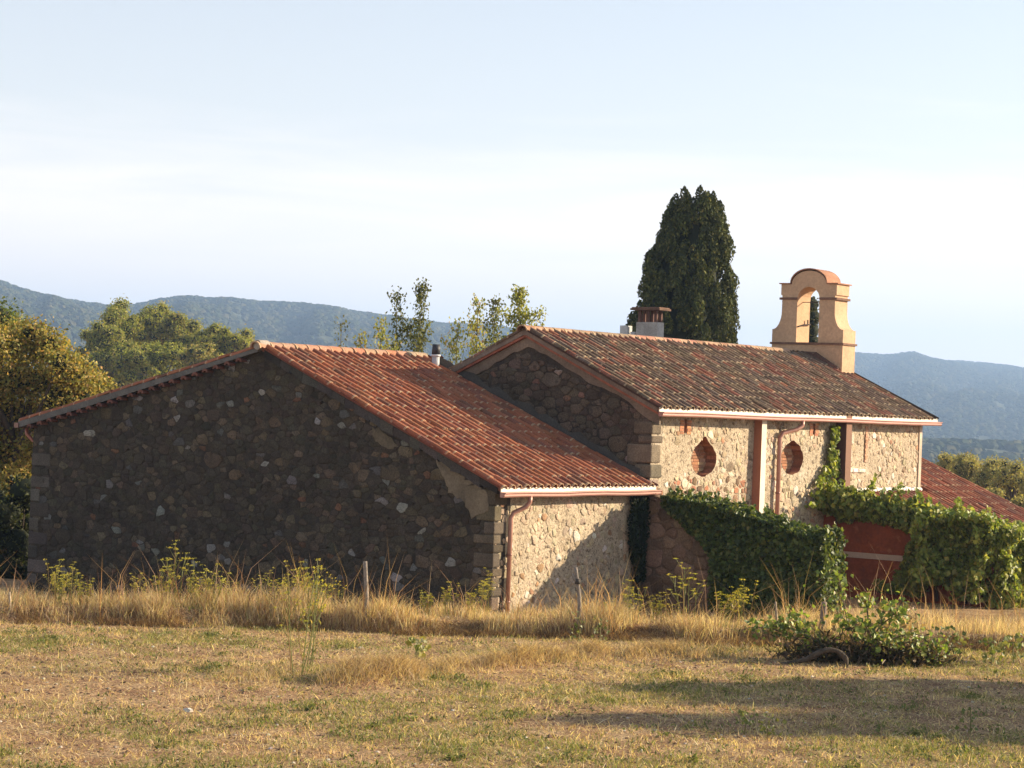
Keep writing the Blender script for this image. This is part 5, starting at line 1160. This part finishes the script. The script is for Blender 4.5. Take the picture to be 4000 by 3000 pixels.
# small yellow green seedling with large leaves
def leafy_shoot(name, label, cat, base, H, nl_, size, cols, seed, spread=.12, group=None):
    rg = np.random.default_rng(seed); t = thing(name, label, cat, base, group); b = MB(); b.tube([(0, 0, -.03), (rg.normal(0, .03), rg.normal(0, .03), H*.5), (rg.normal(0, .06), rg.normal(0, .06), H)], [.012, .009, .005], 5, (.2, .18, .07)); part('stem', b.mesh('stem', M_LEAF), t)
    var = leaf_variants(name, cols, rg)
    P = np.stack([rg.normal(0, spread, nl_), rg.normal(0, spread, nl_), rg.uniform(.15, 1.05, nl_)*H], -1); single_leaves(t, np.zeros(3), P, (-.4, -.6, .5), size, var, rg, nl_)
p = on_plane(1625, 2575, (0, 0, 1), (0, 0, 0)); leafy_shoot('young_plant', 'small yellow green seedling with drooping leaves alone in the field', 'plant', gpt(p[0], p[1]), .33, 26, .10, [(.30, .27, .05), (.2, .23, .06), (.38, .36, .2)], 500, .06)
for i, (u, v, h, lb) in enumerate([(2255, 2520, .55, 'thin green shoot climbing beside the forked fence post'), (2340, 2540, .5, 'thin leafy shoot a little right of the forked fence post'), (2905, 2870, .3, 'low green weed in the shadowed part of the field'), (3000, 2880, .25, 'small weed at the edge of the field shadow'), (3790, 2860, .3, 'leafy weed in the shadow near the right edge')]):
    p = on_plane(u, v, (0, 0, 1), (0, 0, 0)); leafy_shoot('weed', lb, 'weed', gpt(p[0], p[1]), h, 22, .055, [(.12, .15, .04), (.16, .17, .05)], 510+i, .07)
# low green weeds and clods of the field
def low_weeds():
    rg = np.random.default_rng(560); X, Y, D, S = field_xy(420, 21.5, 36.5, rg, .3); P = []
    for x, y in zip(X, Y):
        n = rg.integers(8, 90); r = rg.uniform(.03, .22); P.append(np.stack([x+rg.normal(0, r*1.3, n), y+rg.normal(0, r, n), np.abs(rg.normal(.03, .025, n))], -1))
    P = np.concatenate(P); P[:, 2] += ground_z(P[:, 0], P[:, 1]); P = P[rg.random(len(P)) < .25+.75*ss(.2, .6, green_amount(P[:, 0], P[:, 1]))]; n = len(P)
    setting('low_weeds', leaves_mesh('low_weeds', P, .05*rg.uniform(.5, 1.4, n), mixcol(n, [(.16, .175, .055), (.11, .135, .04), (.24, .22, .09)], (2, 2, 1), rg=rg), M_LEAF, (0, 0, 0), rg=rg, aspect=.4, dirs=np.tile([0, 0, 1.], (n, 1))), 'stuff')
    b = MB(); X, Y, D, S = field_xy(3000, 21, 36, rg, .5)
    for i, (x, y) in enumerate(zip(X, Y)): blob(gpt(x, y), rg.uniform(.008, .034)*(1.6 if i < 60 else 1), 640+i, b, jit(rg, (.19, .115, .07) if rg.random() < .9 else (.55, .48, .38), .3), 1, .7)
    setting('clods', b.mesh('clods', M_STONE), 'stuff')
low_weeds()
# pale flat stone lying on the field
p = on_plane(735, 2775, (0, 0, 1), (0, 0, 0)); b = MB(); blob(np.zeros(3), .07, 9, b, (.55, .5, .43), 2, .7); single('field_stone', b.mesh('field_stone', M_STONE), 'pale stone lying alone on the field at the left', 'stone', None, gpt(p[0], p[1]))

# ================================================================== FENCE POSTS
def post(u, vb, vt, label, r, bend, fork=0, tint=(.25, .21, .17), lean=0, D=None):
    p = on_plane(u, vb, (0, 0, 1), (0, 0, .15)); d_, s_ = DS(p[0], p[1]); dd = float(bank(s_))+.3 if D is None else D; x = CAM[0]+dd*FH[0]+float(s_)*RH[0]*dd/float(d_); y = CAM[1]+dd*FH[1]+float(s_)*RH[1]*dd/float(d_); g0 = gpt(x, y); h = (vb-vt)*dd/FPX
    rg = np.random.default_rng(int(u)); t = thing('fence_post', label, 'post', g0, 'fence posts along the grass strip'); b = MB(); n = 10
    pts = [np.array([RH[0], RH[1], 0])*(bend*math.sin(k*3.2+.4)*.05+lean*k*h)+[0, 0, -.15+(h+.15)*k] for k in np.linspace(0, 1, n)]; b.tube(pts, [r*(1.1-.25*k)*rg.uniform(.88, 1.1) for k in np.linspace(0, 1, n)], 9, tint); part('stake', b.mesh('stake', M_WOOD, True), t)
    if fork:
        b = MB(); q = pts[7]; b.tube([q, q-np.array([RH[0], RH[1], 0])*.05+[0, 0, .05], q-np.array([RH[0], RH[1], 0])*.09+[0, 0, .16]], [r*.7, r*.8, r*.35], 8, tint); b.tube([q+[0, 0, -.02], q+[0, 0, .07]], [r*1.5, r*1.3], 8, (.08, .07, .06)); part('branch_stub', b.mesh('branch_stub', M_WOOD, True), t)
post(1420, 2440, 2212, 'straight weathered stake in the grass before the dark barn gable', .045, .6)
post(2246, 2455, 2225, 'crooked forked stake in front of the shadow on the side wall', .035, 1.3, 1)
post(36, 2370, 2298, 'short pale stake in the grass at the left edge', .022, .3, tint=(.42, .34, .24))
post(3205, 2400, 2290, 'thick leaning stake against the end of the ivy wall', .06, .3, 0, (.22, .17, .13), lean=.12)
post(3030, 2400, 2280, 'thin pale stake before the ivy covered wall', .022, .4, 0, (.34, .26, .17))
post(3520, 2360, 2290, 'thin stake before the terracotta wall, left one', .022, .4, 0, (.26, .15, .09), D=39)
post(3580, 2370, 2305, 'thin stake before the terracotta wall, right one', .022, .4, 0, (.24, .14, .09), D=39)

# ================================================================== BRUSH PILE
def brush():
    rg = np.random.default_rng(700); c = on_plane(3385, 2590, (0, 0, 1), (0, 0, 0)); base = gpt(c[0], c[1]); t = thing('brush_pile', 'heap of cut leafy branches at the field edge before the terracotta wall', 'brush pile', base)
    r3 = np.array([RH[0], RH[1], 0]); f3 = np.array([FH[0], FH[1], 0]); P = []
    def arc(s0, s1, h, dz=0, fd=0, r=.018, lv=26):
        b = MB(); pts = [r3*(s0+(s1-s0)*k)+f3*(fd+.12*math.sin(k*5+s0*3))+[0, 0, .05+dz+1.2*h*math.sin(k*math.pi*.62)] for k in np.linspace(0, 1, 9)]; b.tube([base+p for p in pts], list(np.linspace(r, r*.3, 9)), 6, (.2, .15, .10)); part('branch', b.mesh('branch', M_BARK, True, off=base), t)
        for _ in range(lv): k = rg.uniform(.15, 1.03); i = min(int(k*8), 7); q = pts[i]+(pts[i+1]-pts[i])*(k*8-i); P.append(q+rg.normal(0, .075, 3))
    for s0, s1, h, dz, fd in [(.1, -.1, .85, 0, .1), (.2, .25, .75, 0, 0), (-.1, .75, .62, 0, .1), (.0, .9, .38, 0, -.1), (.1, 1.0, .25, .0, .2), (-.1, -.5, .55, 0, .2), (.3, .55, .7, 0, .25), (.2, -.25, .5, 0, -.15), (.5, .95, .18, 0, 0), (.0, .35, .3, 0, -.25), (-.6, -1.45, .4, .05, .3), (-.5, -1.7, .3, .1, .2), (-.5, -1.2, .46, .0, .35), (-.7, -1.95, .28, .08, .3), (-.4, -1.0, .2, .0, .1), (-.1, -.55, 1.05, .1, .9), (.9, 1.35, .12, 0, .1)]: arc(s0, s1, h, dz, fd, lv=44)
    P = np.array(P)+base; P[:, 2] = np.maximum(P[:, 2], base[2]+.03); n = len(P)
    cols = [(.18, .24, .045), (.11, .15, .035), (.27, .33, .06), (.37, .37, .09), (.30, .2, .09)]
    var = leaf_variants('brush', cols, rg); idx = rg.permutation(n); single_leaves(t, base, P[idx[:280]], (-.4, -.8, .4), .10, var, rg, 280)
    Q = np.concatenate([P[idx[280:]], P+rg.normal(0, .12, P.shape)*[1, 1, .6]]); Q[:, 2] = np.maximum(Q[:, 2], base[2]+.03)
    part('foliage', leaves_mesh('foliage', Q, .08*rg.uniform(.6, 1.3, len(Q)), mixcol(len(Q), cols, (3, 3, 2, 1, 1), rg=rg), M_LEAFG, base, rg=rg, aspect=.8, face=(-.2, -.8, .5), fspread=.9), t, stuff=True)
    # dark tangle low in the heap
    m = 3200; s_ = np.where(rg.random(m) < .25, rg.normal(-.85, .3, m), rg.normal(.25, .5, m)); q = base+r3*s_[:, None]+f3*rg.normal(.05, .2, m)[:, None]; q[:, 2] = base[2]+np.abs(rg.normal(0, .16, m))+.02
    part('twigs', leaves_mesh('twigs', q, .16*rg.uniform(.5, 1.2, m), mixcol(m, [(.13, .09, .055), (.08, .075, .035), (.2, .14, .08)], (2, 2, 1), rg=rg), M_LEAF, base, rg=rg, aspect=.1), t, stuff=True)
brush()
def arched_trunk():
    c = on_plane(3190, 2600, (0, 0, 1), (0, 0, 0)); base = gpt(c[0], c[1]); r3 = np.array([RH[0], RH[1], 0]); b = MB(); pts = []
    prof_ = [(-.62, .0), (-.45, .03), (-.3, .06), (-.16, .10), (-.04, .17), (.08, .235), (.2, .265), (.31, .25), (.4, .2), (.455, .12), (.47, .03), (.475, -.06)]
    for q in prof_: pts.append(base+r3*q[0]+np.array([0, 0, q[1]]))
    rgx = np.random.default_rng(5); b.tube(pts, [.016+.03*math.sin(math.pi*(i+1)/13.)*(1+.3*rgx.normal()) for i in range(12)], 9, (.09, .07, .05))
    single('fallen_trunk', b.mesh('fallen_trunk', M_BARK, True, off=base), 'short arched old vine trunk lying in front of the brush pile', 'trunk', None, base)
arched_trunk()
# a wandering runner at the right edge
for i, (u, v, lb) in enumerate([(3870, 2600, 'low leafy shoots at the right edge of the field'), (3960, 2590, 'second clump of leafy shoots at the right edge'), (3700, 2560, 'leafy shoot right of the brush pile')]):
    p = on_plane(u, v, (0, 0, 1), (0, 0, 0)); leafy_shoot('young_plant', lb, 'plant', gpt(p[0], p[1]), .45, 45, .085, [(.12, .15, .035), (.2, .2, .06)], 720+i, .17)
